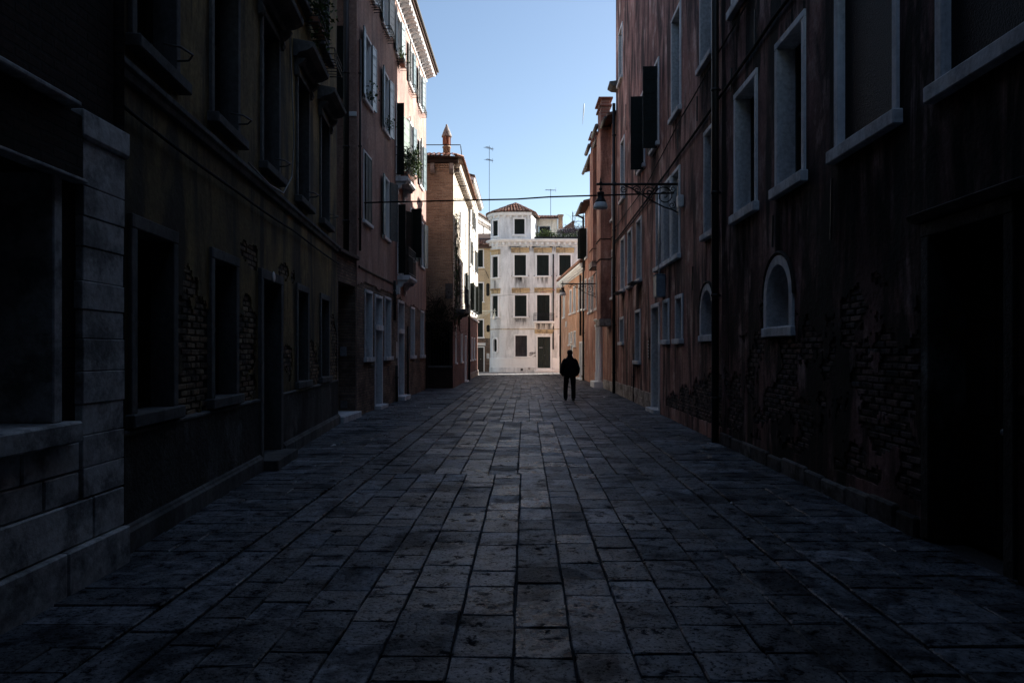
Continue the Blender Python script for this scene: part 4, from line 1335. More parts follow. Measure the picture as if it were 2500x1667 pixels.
# ------------------------------------------------------------------ cream house
frD = Fr((-2.538, 41.5), (-2.402, 50.1))
hD = thing('cream_house', 'sunlit cream house with dark shutters and purplish brick ground floor, beyond the brick house', 'house', frD.mw)
HD, LD = 11.8, frD.L
DU = frD.Y
gD = [DU(s) for s in (42.2, 44.5, 46.7)]
opD = [op(u, 1.16, 0.85, 1.30, 0.08, 0.10, 0.25) for u in gD]
put('brick_wall', wall_mesh('brick_wall', LD, 3.7, opD, 'brick_red', z_base=-0.05), frD.mw, hD)
rowsD = [(DU(s), z, h) for s in (42.9, 45.2, 47.6) for z, h in ((4.1, 1.6), (6.85, 1.45), (9.3, 1.2))]
put('wall', wall_mesh('wall', LD, HD, [op(u, z, 0.85, h, 0.07, 0.1, 0.25) for u, z, h in rowsD], 'cream', d=0.02, z_base=3.7), frD.mw, hD)
shell(hD, frD, LD, HD, 7, 'cream', 0.9, 0.4)
for u in gD:
    window(hD, frD, u, 1.16, 0.85, 1.30, 0.08, 0.025, 0.24, 'stone_white', 'plain', (0.09, 0.10))
for i, (u, z, h) in enumerate(rowsD):
    window(hD, frD, u, z, 0.85, h, 0.07, 0.04, 0.24, 'stone_white', 'glass', (0.10, 0.10))
    if z < 5:
        shutter(hD, frD, u - 0.46, 0.07, z, 0.42, h, 215 + 8 * i, 'shutter_dark', 5)
        shutter(hD, frD, u + 0.46, 0.07, z, 0.42, h, -30, 'shutter_dark', 5)
    elif i % 2:
        shutter(hD, frD, u - 0.46, 0.07, z, 0.42, h, 186, 'shutter_dark', 5)
        shutter(hD, frD, u + 0.46, 0.07, z, 0.42, h, -6, 'shutter_dark', 5)
put('string_course', MB().run([(0.02, 3.66), (0.09, 3.66), (0.11, 3.74), (0.02, 3.78)], 0, LD).mesh('string_course', 'stone_white', 0.004), frD.mw, hD)
put('plinth', MB().run([(0.0, -0.05), (0.06, -0.05), (0.06, 0.34), (0.03, 0.38), (0.0, 0.38)], 0, LD + 0.02).mesh('plinth', 'stone_plinth', 0.006), frD.mw, hD)
put('cornice', MB().run([(0.02, 11.30), (0.08, 11.30), (0.10, 11.36), (0.02, 11.38)], 0, LD).run([(0.02, 11.60), (0.34, 11.60), (0.38, 11.70), (0.38, 11.78), (0.02, 11.84)], 0, LD + 0.06).mesh('cornice', 'stone_white', 0.004), frD.mw, hD)
mm = cached('modD', lambda: MB().d(-0.07, 0.07, 0.0, 0.28, 11.40, 11.598).mesh('modillion', 'stone_plinth', 0.006))
k = 0.2
while k < LD:
    put('modillion', mm, frD.at(k, 0.02, 0), hD)
    k += 0.45
pipe_run(hD, frD, 0.15, 0.07, 0.0, 11.3, 0.05)
for s, z in ((43.0, 7.6), (46.0, 6.9)):
    cable('clothes_pole', [frD.pt(DU(s), 0.0, z), frD.pt(DU(s), 0.75, z)], 0.015, 'iron', parent=hD)
put('chimney', MB().box(-0.3, 0.3, -0.3, 0.3, 11.6, 12.55).box(-0.42, 0.42, -0.42, 0.42, 12.55, 12.66).mesh('chimney', 'brick_dark', 0.01), frD.at(2.2, -0.6, 0), hD)

# ------------------------------------------------------------------ sand coloured house at the end
frC = Fr((-9.0, 58.0), (-1.74, 58.0))
hC = thing('sand_house', 'narrow sand coloured house with dark shutters left of the white corner house', 'house', frC.mw)
xC = lambda x: x + 9.0
HC = 10.1
cxw = xC(-2.66)
winC = [(8.46, 1.38), (5.68, 1.48), (2.80, 1.38)]
opC = [op(cxw, z, 0.62, h, 0.09, 0.10, 0.2) for z, h in winC] + [(xC(-2.98), xC(-2.22), -0.05, 2.06, 0.3)]
for (cx_, z0, z1) in ((-1.95, 6.11, 7.17), (-1.93, 3.20, 3.79)):
    opC.append((xC(cx_ - 0.14), xC(cx_ + 0.14), z0, z1, 0.2))
put('wall', wall_mesh('wall', frC.L, HC, opC, 'cream_sand', z_base=2.7), frC.mw, hC)
put('brick_wall', wall_mesh('brick_wall', frC.L, 2.7, [o for o in opC if o[2] < 2.0], 'brick_pink_house', d=-0.02, z_base=-0.05), frC.mw, hC)
shell(hC, frC, frC.L, HC, 7, 'cream_sand', 1.5, 0.4)
for z, h in winC:
    w_ = window(hC, frC, cxw, z, 0.62, h, 0.09, 0.03, 0.2, 'stone_white', 'plain', (0.08, 0.10), glass='void')
    closed_shutters(hC, frC, cxw, z, 0.62, h, -0.06, 'shutter_dark', 3)
for (cx_, z0, z1) in ((-1.95, 6.11, 7.17), (-1.93, 3.20, 3.79)):
    w_ = put('window', MB().d(-0.139, 0.139, -0.16, -0.10, 0, z1 - z0).mesh('pane', 'glass'), frC.at(xC(cx_), 0, z0), hC)
    # rounded ends
    mb = MB()
    for s0, zz in ((1, z1 - z0 - 0.14), (-1, 0.14)):
        pts = [(0.14 * math.cos(math.pi * k / 10), zz + s0 * 0.14 * math.sin(math.pi * k / 10)) for k in range(11)]
        for half, cx2 in ((pts[:6], 0.14), (pts[5:], -0.14)):
            poly = [(cx2, zz + s0 * 0.14)] + half
            mb.prism(poly if s0 > 0 else poly[::-1], -0.003, 0.1)
    put('rounded_end', mb.mesh('rounded_end', 'cream_sand'), frC.at(xC(cx_), 0, z0), w_)
door(hC, frC, xC(-2.60), 0.0, 0.60, 1.96, 0.08, 0.03, 0.25, 'stone_white', 'door_dark', 0.0, leaves=1)
put('hood', MB().run([(0.0, 2.10), (0.10, 2.12), (0.16, 2.22), (0.18, 2.30), (0.0, 2.33)], xC(-3.1), xC(-2.14)).mesh('hood', 'stone_white', 0.006), frC.mw, hC)
bp = put('bell_panel', MB().d(-0.11, 0.11, 0.0, 0.05, 0, 0.42).mesh('bell_panel', 'plastic_white', 0.006), frC.at(xC(-1.94), -0.02, 1.06), hC)
for k in range(3):
    put('bell_button', cached('bell', lambda: MB().d(-0.03, 0.0, 0.05, 0.06, 0, 0.05).mesh('bell_button', 'iron')), frC.at(xC(-1.94), -0.02, 1.14 + 0.1 * k), bp)
put('cornice', MB().run([(0.0, 9.95), (0.20, 9.98), (0.30, 10.06), (0.0, 10.09)], xC(-4), frC.L - 0.01).mesh('cornice', 'stone_plinth', 0.005), frC.mw, hC)
roofC = put('tiled_eave', MB().run([(0.36, 10.10), (0.38, 10.16), (-2.4, 11.12), (-2.4, 11.05)], xC(-4), frC.L - 0.01).mesh('tiled_eave', 'roof_flat'), frC.mw, hC)
tiles(roofC, (-3.4, 57.60, 10.17), (1, 0, 0), (0, 2.76, 0.96), 8, 6, 0.205, 0.36, 6)
cable('awning_rod', [frC.pt(xC(-2.15), 0.03, 8.2), frC.pt(xC(-1.88), 0.05, 7.55)], 0.02, 'iron', parent=hC)

# pale house far behind, seen above the sand house
frE = Fr((-3.34, 66.0), (-2.10, 71.0))
hE = thing('pale_far_house', 'sunlit white house gable showing above the sand coloured house', 'house', frE.mw)
put('wall', wall_mesh('wall', frE.L, 14.4, [], 'white_far', z_base=-0.05), frE.mw, hE)
shell(hE, frE, frE.L, 14.4, 7, 'white_far', 1.0, 0.3)
mb = MB()
k = 0.1
while k < frE.L:
    mb.d(k, k + 0.12, 0.0, 0.16, 13.55, 13.75)
    k += 0.26
mb.run([(0.0, 13.75), (0.22, 13.76), (0.26, 13.86), (0.0, 13.90)], 0, frE.L)
put('cornice', mb.mesh('cornice', 'stone_plinth'), frE.mw, hE)
pipe_run(hE, frE, 2.3, 0.06, 6, 13.5, 0.05)

# ------------------------------------------------------------------ white corner house
RW, CXW, CYW = 1.30, -0.50, 58.30
LC = RW * math.pi / 2
def bendW(u, d, z):
    if u < LC:
        th = (LC - u) / RW
        r_ = RW + d
        return (CXW - r_ * math.sin(th), CYW - r_ * math.cos(th), z)
    return (CXW + u - LC, CYW - RW - d, z)
uW = lambda x: LC + x - CXW
hW = thing('white_corner_house', 'white house with rounded corner and dark green shutters closing the street', 'house', T((2.0, 57.0, 0)))
frW = Fr((CXW - LC, 57.0), (7.2, 57.0))           # flat frame: u matches uW on the straight part
def stations(u0, u1):
    us = [u0]
    k = 0
    while k * LC / 12 < min(LC, u1):
        v = k * LC / 12
        if v > u0 + 1e-4:
            us.append(v)
        k += 1
    if u1 > LC > u0 + 1e-4:
        us.append(LC)
    us.append(u1)
    return us
def runW(mb, prof, u0, u1):
    us = stations(u0, u1)
    n = len(prof)
    base = len(mb.v)
    for u in us:
        mb.v += [bendW(u, d, z) for d, z in prof]
    for s in range(len(us) - 1):
        for i in range(n):
            a, b = base + s * n + i, base + s * n + (i + 1) % n
            mb.f.append((a, b, b + n, a + n))
    mb.f.append(tuple(base + i for i in range(n)))
    mb.f.append(tuple(base + (len(us) - 1) * n + i for i in range(n)))
    return mb
def bent(me):
    for v in me.vertices:
        x, y, z = v.co
        v.co = bendW(x, -y, z)
    return me
LW = uW(7.2)
winW = []
for (x0, x1) in ((0.20, 1.11), (1.98, 2.93), (3.76, 4.67), (5.55, 6.45)):
    winW.append(((x0 + x1) / 2, 7.66, x1 - x0, 1.64, 2))
winW.append((0.69, 4.42, 0.93, 1.68, 1))
winW.append((4.25, 4.42, 0.93, 1.68, 1))
winW.append((0.73, 1.24, 0.93, 1.66, 0))
winW.append((4.20, 1.24, 0.90, 1.66, 0))
thc = rad(40)
uc_w = LC - RW * thc
ow = [op(uW(x), z, w, h, 0.12, 0.12, 0.22) for x, z, w, h, f in winW]
ow += [op(uc_w, 7.55, 0.58, 1.66, 0.11, 0.12, 0.22), op(uc_w, 4.42, 0.58, 1.68, 0.11, 0.12, 0.22)]
ow += [op(uW(2.49), 4.05, 1.00, 2.07, 0.12, 0.0, 0.22)]
ow += [(uW(2.545) - 0.65, uW(2.545) + 0.65, -0.05, 2.94, 0.35)]
ow += [(uc_w - 0.20, uc_w + 0.20, 1.55, 2.68, 0.25)]
put('wall', bent(wall_mesh('wall', LW, 10.35, ow, 'white', fine=(0, LC, 0, 10.35, 0.17), z_base=-0.05)), None, hW)
mb = MB()
mb.add([(-1.8, 58.3, 0), (-1.8, 68, 0), (7.2, 68, 0), (7.2, 57, 0), (-1.8, 58.3, 10.5), (-1.8, 68, 10.5), (7.2, 68, 10.5), (7.2, 57, 10.5)], [(0, 1, 5, 4), (1, 2, 6, 5), (2, 3, 7, 6)])
mb.add([(-1.8, 58.3, 10.5), (-1.0, 57.15, 10.5), (-0.5, 57.01, 10.5), (7.2, 57.01, 10.5), (7.2, 68, 10.5), (-1.8, 68, 10.5)], [(0, 1, 2, 3, 4, 5)])
put('back_walls', mb.mesh('back_walls', 'white'), None, hW)
def frame_at(th):
    p = Vector((CXW - RW * math.sin(th), CYW - RW * math.cos(th), 0))
    t_ = Vector((math.cos(th), -math.sin(th), 0))
    return Fr((p.x, p.y), (p.x + t_.x, p.y + t_.y))
frT = frame_at(thc)
class FrFlat:
    pass
for x, z, w, h, f in winW:
    wn = window(hW, frW, uW(x), z, w, h, 0.12, 0.035, 0.22, 'stone_white', 'grille' if f == 0 else 'plain', (0.10, 0.12), glass='curtain' if f == 0 else 'void')
    if f:
        closed_shutters(hW, frW, uW(x), z, w, h, -0.08, 'shutter_dark', 4)
        put('hood', cached('hoodW', lambda: MB().run([(0.0, 0.18), (0.04, 0.18), (0.05, 0.42), (0.12, 0.46), (0.20, 0.50), (0.22, 0.56), (0.0, 0.60)], -0.72, 0.72).mesh('hood', 'hood', 0.006)), frW.at(uW(x), 0, z + h), wn)
        for sg in (-1, 1):
            put('shutter_stay', cached('stay', lambda: MB().box(-0.02, 0.02, -0.08, 0.0, 0, 0.08).mesh('shutter_stay', 'iron')), frW.at(uW(x) + sg * (w / 2 + 0.22), 0, z - 0.05), wn)
for z, h in ((7.55, 1.66), (4.42, 1.68)):
    wn = window(hW, frT, 0, z, 0.58, h, 0.11, 0.05, 0.22, 'stone_white', 'plain', (0.12, 0.12), glass='void')
    closed_shutters(hW, frT, 0, z, 0.58, h, -0.08, 'shutter_dark', 3)
    put('hood', runW(MB(), [(0.0, z + h + 0.16), (0.04, z + h + 0.16), (0.05, z + h + 0.40), (0.12, z + h + 0.44), (0.20, z + h + 0.48), (0.22, z + h + 0.54), (0.0, z + h + 0.58)], uc_w - 0.48, uc_w + 0.48).mesh('hood', 'hood'), None, wn)
# balcony window
wn = put('window', surround_mesh(1.00, 2.07, 0.12, 0.035, 0.22, 'stone_white'), frW.at(uW(2.49), 0, 4.05), hW)
put('hood', CACHE['hoodW'], frW.at(uW(2.49), 0, 6.12), wn)
put('pane', pane_mesh(1.0, 2.07, 'void'), frW.at(uW(2.49), -0.16, 4.05), wn)
closed_shutters(hW, frW, uW(2.49), 4.05, 1.00, 2.07, -0.08, 'shutter_dark', 4)
balcony(hW, frW, uW(1.68), uW(3.36), 4.04, 0.42, 0.62, 'stone_white', nb=18)
# door
door(hW, frW, uW(2.545), 0.32, 1.02, 2.48, 0.13, 0.05, 0.28, 'stone_white', 'door_green', 0.0)
put('letter_slot', MB().d(-0.14, 0.14, 0.0, 0.012, 0, 0.06).mesh('letter_slot', 'steel'), frW.at(uW(2.30), -0.18, 1.92), hW)
put('hood', MB().run([(0.0, 3.06), (0.05, 3.08), (0.10, 3.18), (0.22, 3.26), (0.26, 3.36), (0.0, 3.40)], uW(1.80), uW(3.30)).mesh('hood', 'hood', 0.006), frW.mw, hW)
for k, (w_, d_, z_) in enumerate(((1.30, 0.06, 0.315), (1.55, 0.34, 0.16))):
    put('step', MB().d(-w_ / 2, w_ / 2, -0.3 if k == 0 else 0.0, d_, 0.0 if k else -0.04, z_).mesh('step', 'stone_white', 0.012), frW.at(uW(2.545), 0.001 * k, 0), hW)
# oval window
mb = MB()
ov = lambda a, rx, rz, hh: (rx * math.cos(a), hh + rz * math.sin(a))
def oval(rx, half, n=24):
    pts = []
    for k in range(n + 1):
        a = math.pi * k / n
        pts.append((rx * math.cos(a), half + rx * math.sin(a)))
    for k in range(n + 1):
        a = math.pi + math.pi * k / n
        pts.append((rx * math.cos(a), -half + rx * math.sin(a)))
    return pts
po_, pi_ = oval(0.30, 0.36), oval(0.19, 0.34)
n_ = len(po_)
vs = [(x, -0.045, z) for x, z in po_] + [(x, -0.045, z) for x, z in pi_] + [(x, 0.2, z) for x, z in po_] + [(x, 0.2, z) for x, z in pi_]
fs = []
for k in range(n_):
    j = (k + 1) % n_
    fs += [(k, j, n_ + j, n_ + k), (n_ + k, n_ + j, 3 * n_ + j, 3 * n_ + k), (k, 2 * n_ + k, 2 * n_ + j, j)]
wn = put('window', mb.add(vs, fs).mesh('oval_surround', 'stone_white'), frT.at(0, 0, 2.12), hW)
put('pane', MB().prism(pi_, 0.12, 0.14).mesh('pane', 'glass'), frT.at(0, 0, 2.12), wn)
# trims
put('string_course', runW(MB(), [(0.0, 3.38), (0.03, 3.385), (0.035, 3.42), (0.0, 3.44)], 0, uW(1.78)).mesh('string_course', 'hood'), None, hW)
put('string_course', runW(MB(), [(0.0, 3.38), (0.03, 3.385), (0.035, 3.42), (0.0, 3.44)], uW(3.32), LW).mesh('string_course', 'hood'), None, hW)
for (a, b) in ((0.0, uW(1.88)), (uW(3.21), LW)):
    put('plinth', runW(MB(), [(0.0, -0.05), (0.05, -0.05), (0.05, 1.08), (0.035, 1.11), (0.0, 1.115)], a, b).mesh('plinth', 'stone_white'), None, hW)
    put('plinth_base', runW(MB(), [(0.0, -0.05), (0.075, -0.05), (0.075, 0.36), (0.052, 0.38), (0.0, 0.38)], a, b).mesh('plinth_base', 'white'), None, hW)
put('cornice', runW(MB(), [(0.0, 10.02), (0.05, 10.02), (0.06, 10.06), (0.0, 10.08)], 0, LW).mesh('cornice', 'stone_white'), None, hW)
put('cornice', runW(MB(), [(0.0, 10.34), (0.24, 10.34), (0.28, 10.40), (0.34, 10.46), (0.34, 10.54), (0.0, 10.60)], 0, LW).mesh('cornice', 'stone_white'), None, hW)
dm = cached('denW', lambda: MB().d(-0.09, 0.09, 0.0, 0.18, 10.10, 10.338).mesh('modillion', 'stone_white', 0.008))
u = 0.12
while u < uW(6.5):
    a = Vector(bendW(u, 0, 0)); b = Vector(bendW(u + 0.01, 0, 0))
    put('modillion', dm, Fr((a.x, a.y), (b.x, b.y)).mw, hW)
    u += 0.44
# turret storey on the rounded corner
HT = 12.62
ut1 = uW(1.52)
ot = [op(uW(0.60), 10.95, 0.80, 1.22, 0.11, 0.12, 0.22), op(uc_w, 10.85, 0.52, 1.24, 0.10, 0.12, 0.22)]
tur = put('turret_wall', bent(wall_mesh('turret_wall', ut1, HT, ot, 'white', d=-0.05, fine=(0, LC, 10.5, HT, 0.17), z_base=10.52)), None, hW)
p1, p2 = (1.52, 57.05), (2.02, 59.5)
frS = Fr(p1, p2)
put('turret_side', wall_mesh('turret_side', frS.L, HT, [], 'white', z_base=10.52), frS.mw, hW)
frT2 = frame_at(thc)
window(hW, frW, uW(0.60), 10.95, 0.80, 1.22, 0.11, 0.0, 0.22, 'stone_white', 'plain', (0.06, 0.12), glass='void')
closed_shutters(hW, frW, uW(0.60), 10.95, 0.80, 1.22, -0.12, 'shutter_dark', 4)
window(hW, frT2, 0, 10.85, 0.52, 1.24, 0.10, 0.01, 0.22, 'stone_white', 'plain', (0.06, 0.12), glass='void')
closed_shutters(hW, frT2, 0, 10.85, 0.52, 1.24, -0.12, 'shutter_dark', 3)
put('turret_cornice', runW(MB(), [(-0.05, 12.46), (0.16, 12.46), (0.20, 12.54), (0.24, 12.60), (0.24, 12.68), (-0.05, 12.72)], 0, ut1 + 0.05).mesh('turret_cornice', 'stone_white'), None, hW)
dm2 = cached('denT', lambda: MB().d(-0.06, 0.06, -0.05, 0.12, 12.28, 12.458).mesh('modillion', 'stone_white', 0.006))
u = 0.15
while u < ut1:
    a = Vector(bendW(u, 0, 0)); b = Vector(bendW(u + 0.01, 0, 0))
    put('modillion', dm2, Fr((a.x, a.y), (b.x, b.y)).mw, hW)
    u += 0.46
peak = Vector((0.30, 59.2, 13.85))
eave = [Vector(bendW(LC * k / 8, 0.30, 12.70)) for k in range(9)] + [Vector(bendW(uW(x), 0.30, 12.70)) for x in (0.2, 0.9, 1.62)] + [Vector((1.85, 57.2, 12.70)), Vector((2.25, 59.5, 12.70))]
eave = [Vector((-2.1, 60.5, 12.70))] + eave + [Vector((2.3, 60.8, 12.70))]
mb = MB()
vs = [peak] + eave
mb.add(vs, [(0, k + 1, k + 2) for k in range(len(eave) - 1)])
mb.add([v - Vector((0, 0, 0.03)) for v in vs], [(0, k + 2, k + 1) for k in range(len(eave) - 1)])
roofW = put('turret_roof', mb.mesh('turret_roof', 'roof_flat'), None, hW)
tm = cached('tile', tile_mesh)
rr_ = random.Random(8)
# eave line resampled; each course of tiles converges on the peak
def resample(pts, step):
    out, acc = [], 0.0
    for a, b in zip(pts[:-1], pts[1:]):
        L_ = (b - a).length
        t_ = acc
        while t_ < L_:
            out.append(a.lerp(b, t_ / L_))
            t_ += step
        acc = t_ - L_
    return out
for j in range(7):
    f = j * 0.142
    ring = [e.lerp(peak, f) for e in eave]
    for p in resample(ring, 0.27):
        up_ = (peak - p)
        if up_.length < 0.35:
            continue
        upn = up_.normalized()
        rt = upn.cross(Vector((0, 0, 1))).normalized()
        nr = rt.cross(upn)
        mt = Matrix((rt, upn, nr)).transposed().to_4x4()
        put('roof_tile', tm, T(p + nr * (0.01 + 0.012 * (j % 2))) @ mt @ RZ(rr_.uniform(-0.04, 0.04)), roofW)
pipe_run(hW, frW, uW(3.28), 0.08, 1.8, 9.35, 0.055)
cable('wall_stain_pipe', [bendW(uc_w, 0.05, 7.3), bendW(uc_w, 0.05, 6.7)], 0.03, 'pipe', parent=hW)
put('vent_box', MB().d(-0.09, 0.09, 0.0, 0.09, 0.12, 0.28).mesh('vent_box', 'iron'), frW.at(uW(0.78), 0, 0), hW)
put('vent_cap', MB().lathe([(0.001, 0.0), (0.09, 0.0), (0.09, 0.03), (0.05, 0.04), (0.001, 0.04)], 14).mesh('vent_cap', 'stone_plinth', 0, True), frW.at(uW(1.36), 0.075, 0.30) @ Matrix.Rotation(rad(90), 4, 'X'), hW)
# exposed bricks beside the door
def maskW(u, z):
    return abs(u - uW(1.62)) < 0.30 and 1.22 < z < 1.62 and fnoise(u * 5, z * 7, 9) > -0.35
lay_bricks(hW, frW, uW(1.32), uW(1.88), 1.16, 1.64, maskW, [ow[8]] if False else [], 'brick_near_red', 66, d=0.006)
put('flower_rack', MB().tube([(-0.42, -0.2, 0), (0.42, -0.2, 0)], 0.012, 5).tube([(-0.3, 0, -0.05), (-0.3, -0.22, 0), (-0.3, -0.22, 0.1)], 0.012, 5).tube([(0.3, 0, -0.05), (0.3, -0.22, 0), (0.3, -0.22, 0.1)], 0.012, 5).mesh('flower_rack', 'iron'), frW.at(uW(0.69), 0, 4.08), hW)
for x_, z_, w_, h_ in ((0.69, 7.54, 1.1, 0.9), (2.45, 7.54, 1.1, 0.6), (4.2, 7.54, 1.1, 0.8), (0.69, 4.30, 1.1, 0.7), (2.5, 3.86, 1.7, 0.7), (0.2, 10.0, 1.2, 0.5), (1.6, 10.0, 1.5, 0.5), (3.4, 10.0, 1.4, 0.45)):
    stain(hW, frW, uW(x_), z_, w_, h_)
# roof terrace
frP2 = Fr((1.78, 60.0), (3.82, 60.0))
put('penthouse_wall', wall_mesh('penthouse_wall', frP2.L, 12.72, [op(0.95, 10.72, 0.92, 1.38, 0.03, 0.02, 0.2)], 'cream', z_base=10.5), frP2.mw, hW)
put('penthouse_side', MB().box(3.80, 3.82, 60.0, 64, 10.5, 12.72).mesh('penthouse_side', 'cream'), None, hW)
put('penthouse_window', MB().d(0.49, 1.41, -0.14, -0.1, 10.7, 12.1).mesh('penthouse_window', 'glass'), frP2.mw, hW)
put('penthouse_shutter', MB().d(0.18, 0.45, 0.01, 0.05, 10.72, 12.1).mesh('penthouse_shutter', 'stone_plinth', 0.01), frP2.mw, hW)
roofP2 = put('penthouse_roof', MB().add([(1.65, 59.65, 12.72), (3.95, 59.65, 12.72), (3.95, 62.5, 13.5), (1.65, 62.5, 13.5), (1.65, 59.65, 12.66), (3.95, 59.65, 12.66), (3.95, 62.5, 13.44), (1.65, 62.5, 13.44)], [(0, 1, 2, 3), (7, 6, 5, 4), (0, 4, 5, 1), (1, 5, 6, 2)]).mesh('penthouse_roof', 'roof_flat'), None, hW)
tiles(roofP2, (1.68, 59.62, 12.74), (1, 0, 0), (0, 2.85, 0.78), 9, 4, 0.26, 0.38, 7)
put('chimney', MB().box(3.95, 4.32, 61, 61.4, 10.5, 13.15).box(3.88, 4.39, 60.93, 61.47, 13.15, 13.28).mesh('chimney', 'brick_tower', 0.01), None, hW)
put('terrace_wall', MB().box(3.83, 7.0, 60.2, 60.35, 10.5, 11.95).mesh('terrace_wall', 'white', 0.02), None, hW)
put('shed_roof', MB().prism([(4.35, 11.96), (5.3, 11.96), (5.3, 12.75), (5.2, 12.75), (4.35, 12.15)], 61, 62).mesh('shed_roof', 'roof_flat'), None, hW)
mb = MB()
for zz in (10.66, 11.10):
    mb.tube([(1.62, 57.16, zz), (7.0, 57.16, zz)], 0.016, 5)
x = 1.62
while x < 7.0:
    mb.tube([(x, 57.16, 10.55), (x, 57.16, 11.12)], 0.010, 5)
    x += 0.14
put('terrace_railing', mb.mesh('terrace_railing', 'iron'), None, hW)
r = random.Random(4)
t = thing('terrace_plants', 'row of green plants along the roof terrace railing of the white house', 'plants', T((3.5, 57.4, 10.52)))
put('planter', MB().box(1.8, 6.9, 57.25, 57.5, 10.52, 10.80).mesh('planter', 'iron', 0.01), None, t)
put('foliage', leaves_mesh('foliage', 900, lambda q: (q.uniform(1.9, 6.6), 57.35 + q.gauss(0, 0.10), 10.82 + abs(q.gauss(0, 0.13))), 0.12, 'leaf', r), None, t)
put('foliage', leaves_mesh('foliage', 420, lambda q: (q.gauss(2.75, 0.32), 57.35 + q.gauss(0, 0.12), 10.86 + abs(q.gauss(0, 0.22))), 0.13, 'leaf_light', r), None, t)
t = thing('wisteria', 'mauve brown climber over the white terrace wall of the roof', 'plant', T((5.0, 60.1, 10.6)))
put('foliage', leaves_mesh('foliage', 1300, lambda q: (q.gauss(5.0, 0.75), 60.1 + q.gauss(0, 0.10), 11.75 + q.gauss(0, 0.22) - 0.10 * abs(q.gauss(0, 1))), 0.13, 'leaf_purple', r), None, t)
mb = MB()
for k in range(8):
    wander(mb, (r.uniform(3.9, 6.2), 0.05, 11.2), 1.2 + r.uniform(-0.5, 0.5), 10, 0.16, 0.015, r, lambda u_, d_, z_: (u_, 60.15 - d_, z_), 0.8)
put('stems', mb.mesh('stems', 'vine'), None, t)
alt = thing('roof_trellis', 'dark iron trellis of vines on the roof at the right of the white house', 'trellis', T((5.6, 60.5, 11.9)))
mb = MB()
for x in (5.12, 6.02, 6.9):
    mb.tube([(x, 60.5, 11.5), (x, 60.5, 13.35)], 0.035, 6)
    mb.tube([(x, 60.5, 13.35), (x, 60.5, 13.5)], [0.02, 0.004], 6)
for zz in (12.1, 12.6, 13.05):
    mb.tube([(5.05, 60.5, zz), (7.0, 60.5, zz)], 0.028, 6)
put('frame', mb.mesh('frame', 'iron'), None, alt)
mb = MB()
for k in range(30):
    wander(mb, (r.uniform(5.1, 6.9), 0.04, r.uniform(11.9, 12.8)), r.uniform(0, 6.28), 9, 0.13, 0.013, r, lambda u_, d_, z_: (u_, 60.5 - d_, z_), 0.9)
put('vine', mb.mesh('vine', 'vine'), None, alt)

# television masts
def mast(label, p, h, bars):
    t_ = thing('television_mast', label, 'antenna', T(p), 'television masts on the roofs')
    put('pole', MB().tube([(0, 0, 0), (0, 0, h)], 0.022, 6).mesh('pole', 'iron'), T(p), t_)
    for (z_, L_, a_) in bars:
        mb = MB()
        mb.tube([(-L_ / 2, 0, 0), (L_ / 2, 0, 0.02)], 0.022, 5)
        n = 7
        for k in range(n):
            x_ = -L_ / 2 + L_ * k / (n - 1)
            mb.tube([(x_, -0.28 + 0.02 * k, 0), (x_, 0.28 - 0.02 * k, 0)], 0.012, 4)
        mb.tube([(L_ / 2, 0, -0.18), (L_ / 2, 0, 0.2)], 0.014, 4)
        put('aerial', mb.mesh('aerial', 'iron'), T(Vector(p) + Vector((0, 0, z_))) @ RZ(a_), t_)
mast('tall thin television mast left of the white house turret', (-1.92, 60.6, 10.8), 8.2, ((8.0, 0.9, 0.9), (7.0, 0.7, 0.7)))
mast('short television mast above the penthouse of the white house', (3.28, 60.8, 12.8), 2.6, ((2.5, 0.9, 0.2),))
# ------------------------------------------------------------------ right side: tall dark red house (nearest), tall red house, orange-red house, narrow house, low orange house
XR = lambda y: 3.6 + 0.02 * y
fr0 = Fr((XR(13.2), 13.2), (XR(-14), -14.0))
h0 = thing('dark_red_house', 'nearest house on the right, dark red plaster fallen off to brick below', 'house', fr0.mw)
U0 = fr0.Y
L0 = fr0.L
H0 = 16.0
w0 = [(9.77, 4.02, 0.90, 1.98), (11.75, 4.02, 1.02, 1.98), (7.62, 4.02, 1.22, 2.1), (5.50, 4.02, 1.35, 2.1)]
u0_ = [(11.95, 7.62, 0.95, 2.2), (9.7, 7.62, 0.95, 2.2)]
arch0 = (10.21, 1.93, 1.18, 1.10)
ops0 = [op(U0(s), z, w, h, 0.10, 0.15, 0.12 if k in (2, 3) else 0.34) for k, (s, z, w, h) in enumerate(w0 + u0_)]
ops0 += [(U0(10.21) - 0.59, U0(10.21) + 0.59, 1.92, 3.06, 0.40, True)]
ops0 += [(U0(6.50), U0(5.25), -0.05, 2.86, 0.45)]
def mask0(u, z):
    s = fr0.o.y + u * fr0.u.y
    if s < 3.5 or s > 13.1 or z < 0.32 or z > 3.2:
        return False
    top = 2.35 + 0.45 * fnoise(s * 0.55, 0.5, 3.3) - 0.9 * max(0, s - 11.2) / 2
    if z > top:
        return False
    return fnoise(s * 1.25, z * 1.5, 8.1) + 0.25 * fnoise(s * 9, z * 9, 2.2) > 0.02
put('masonry', wall_mesh('masonry', L0, 3.6, [o for o in ops0 if o[2] < 3.5], 'mortar', d=-0.024, z_base=-0.05, reveal=False), fr0.mw, h0)
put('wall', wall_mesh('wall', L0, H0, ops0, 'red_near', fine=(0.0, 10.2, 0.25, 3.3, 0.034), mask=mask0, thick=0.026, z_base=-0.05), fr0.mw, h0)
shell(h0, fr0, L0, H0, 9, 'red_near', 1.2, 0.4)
lay_bricks(h0, fr0, 0.1, 9.6, 0.36, 3.2, mask0, ops0, 'brick_near_red', 33, d=-0.010, rank=lambda p: -p[0])
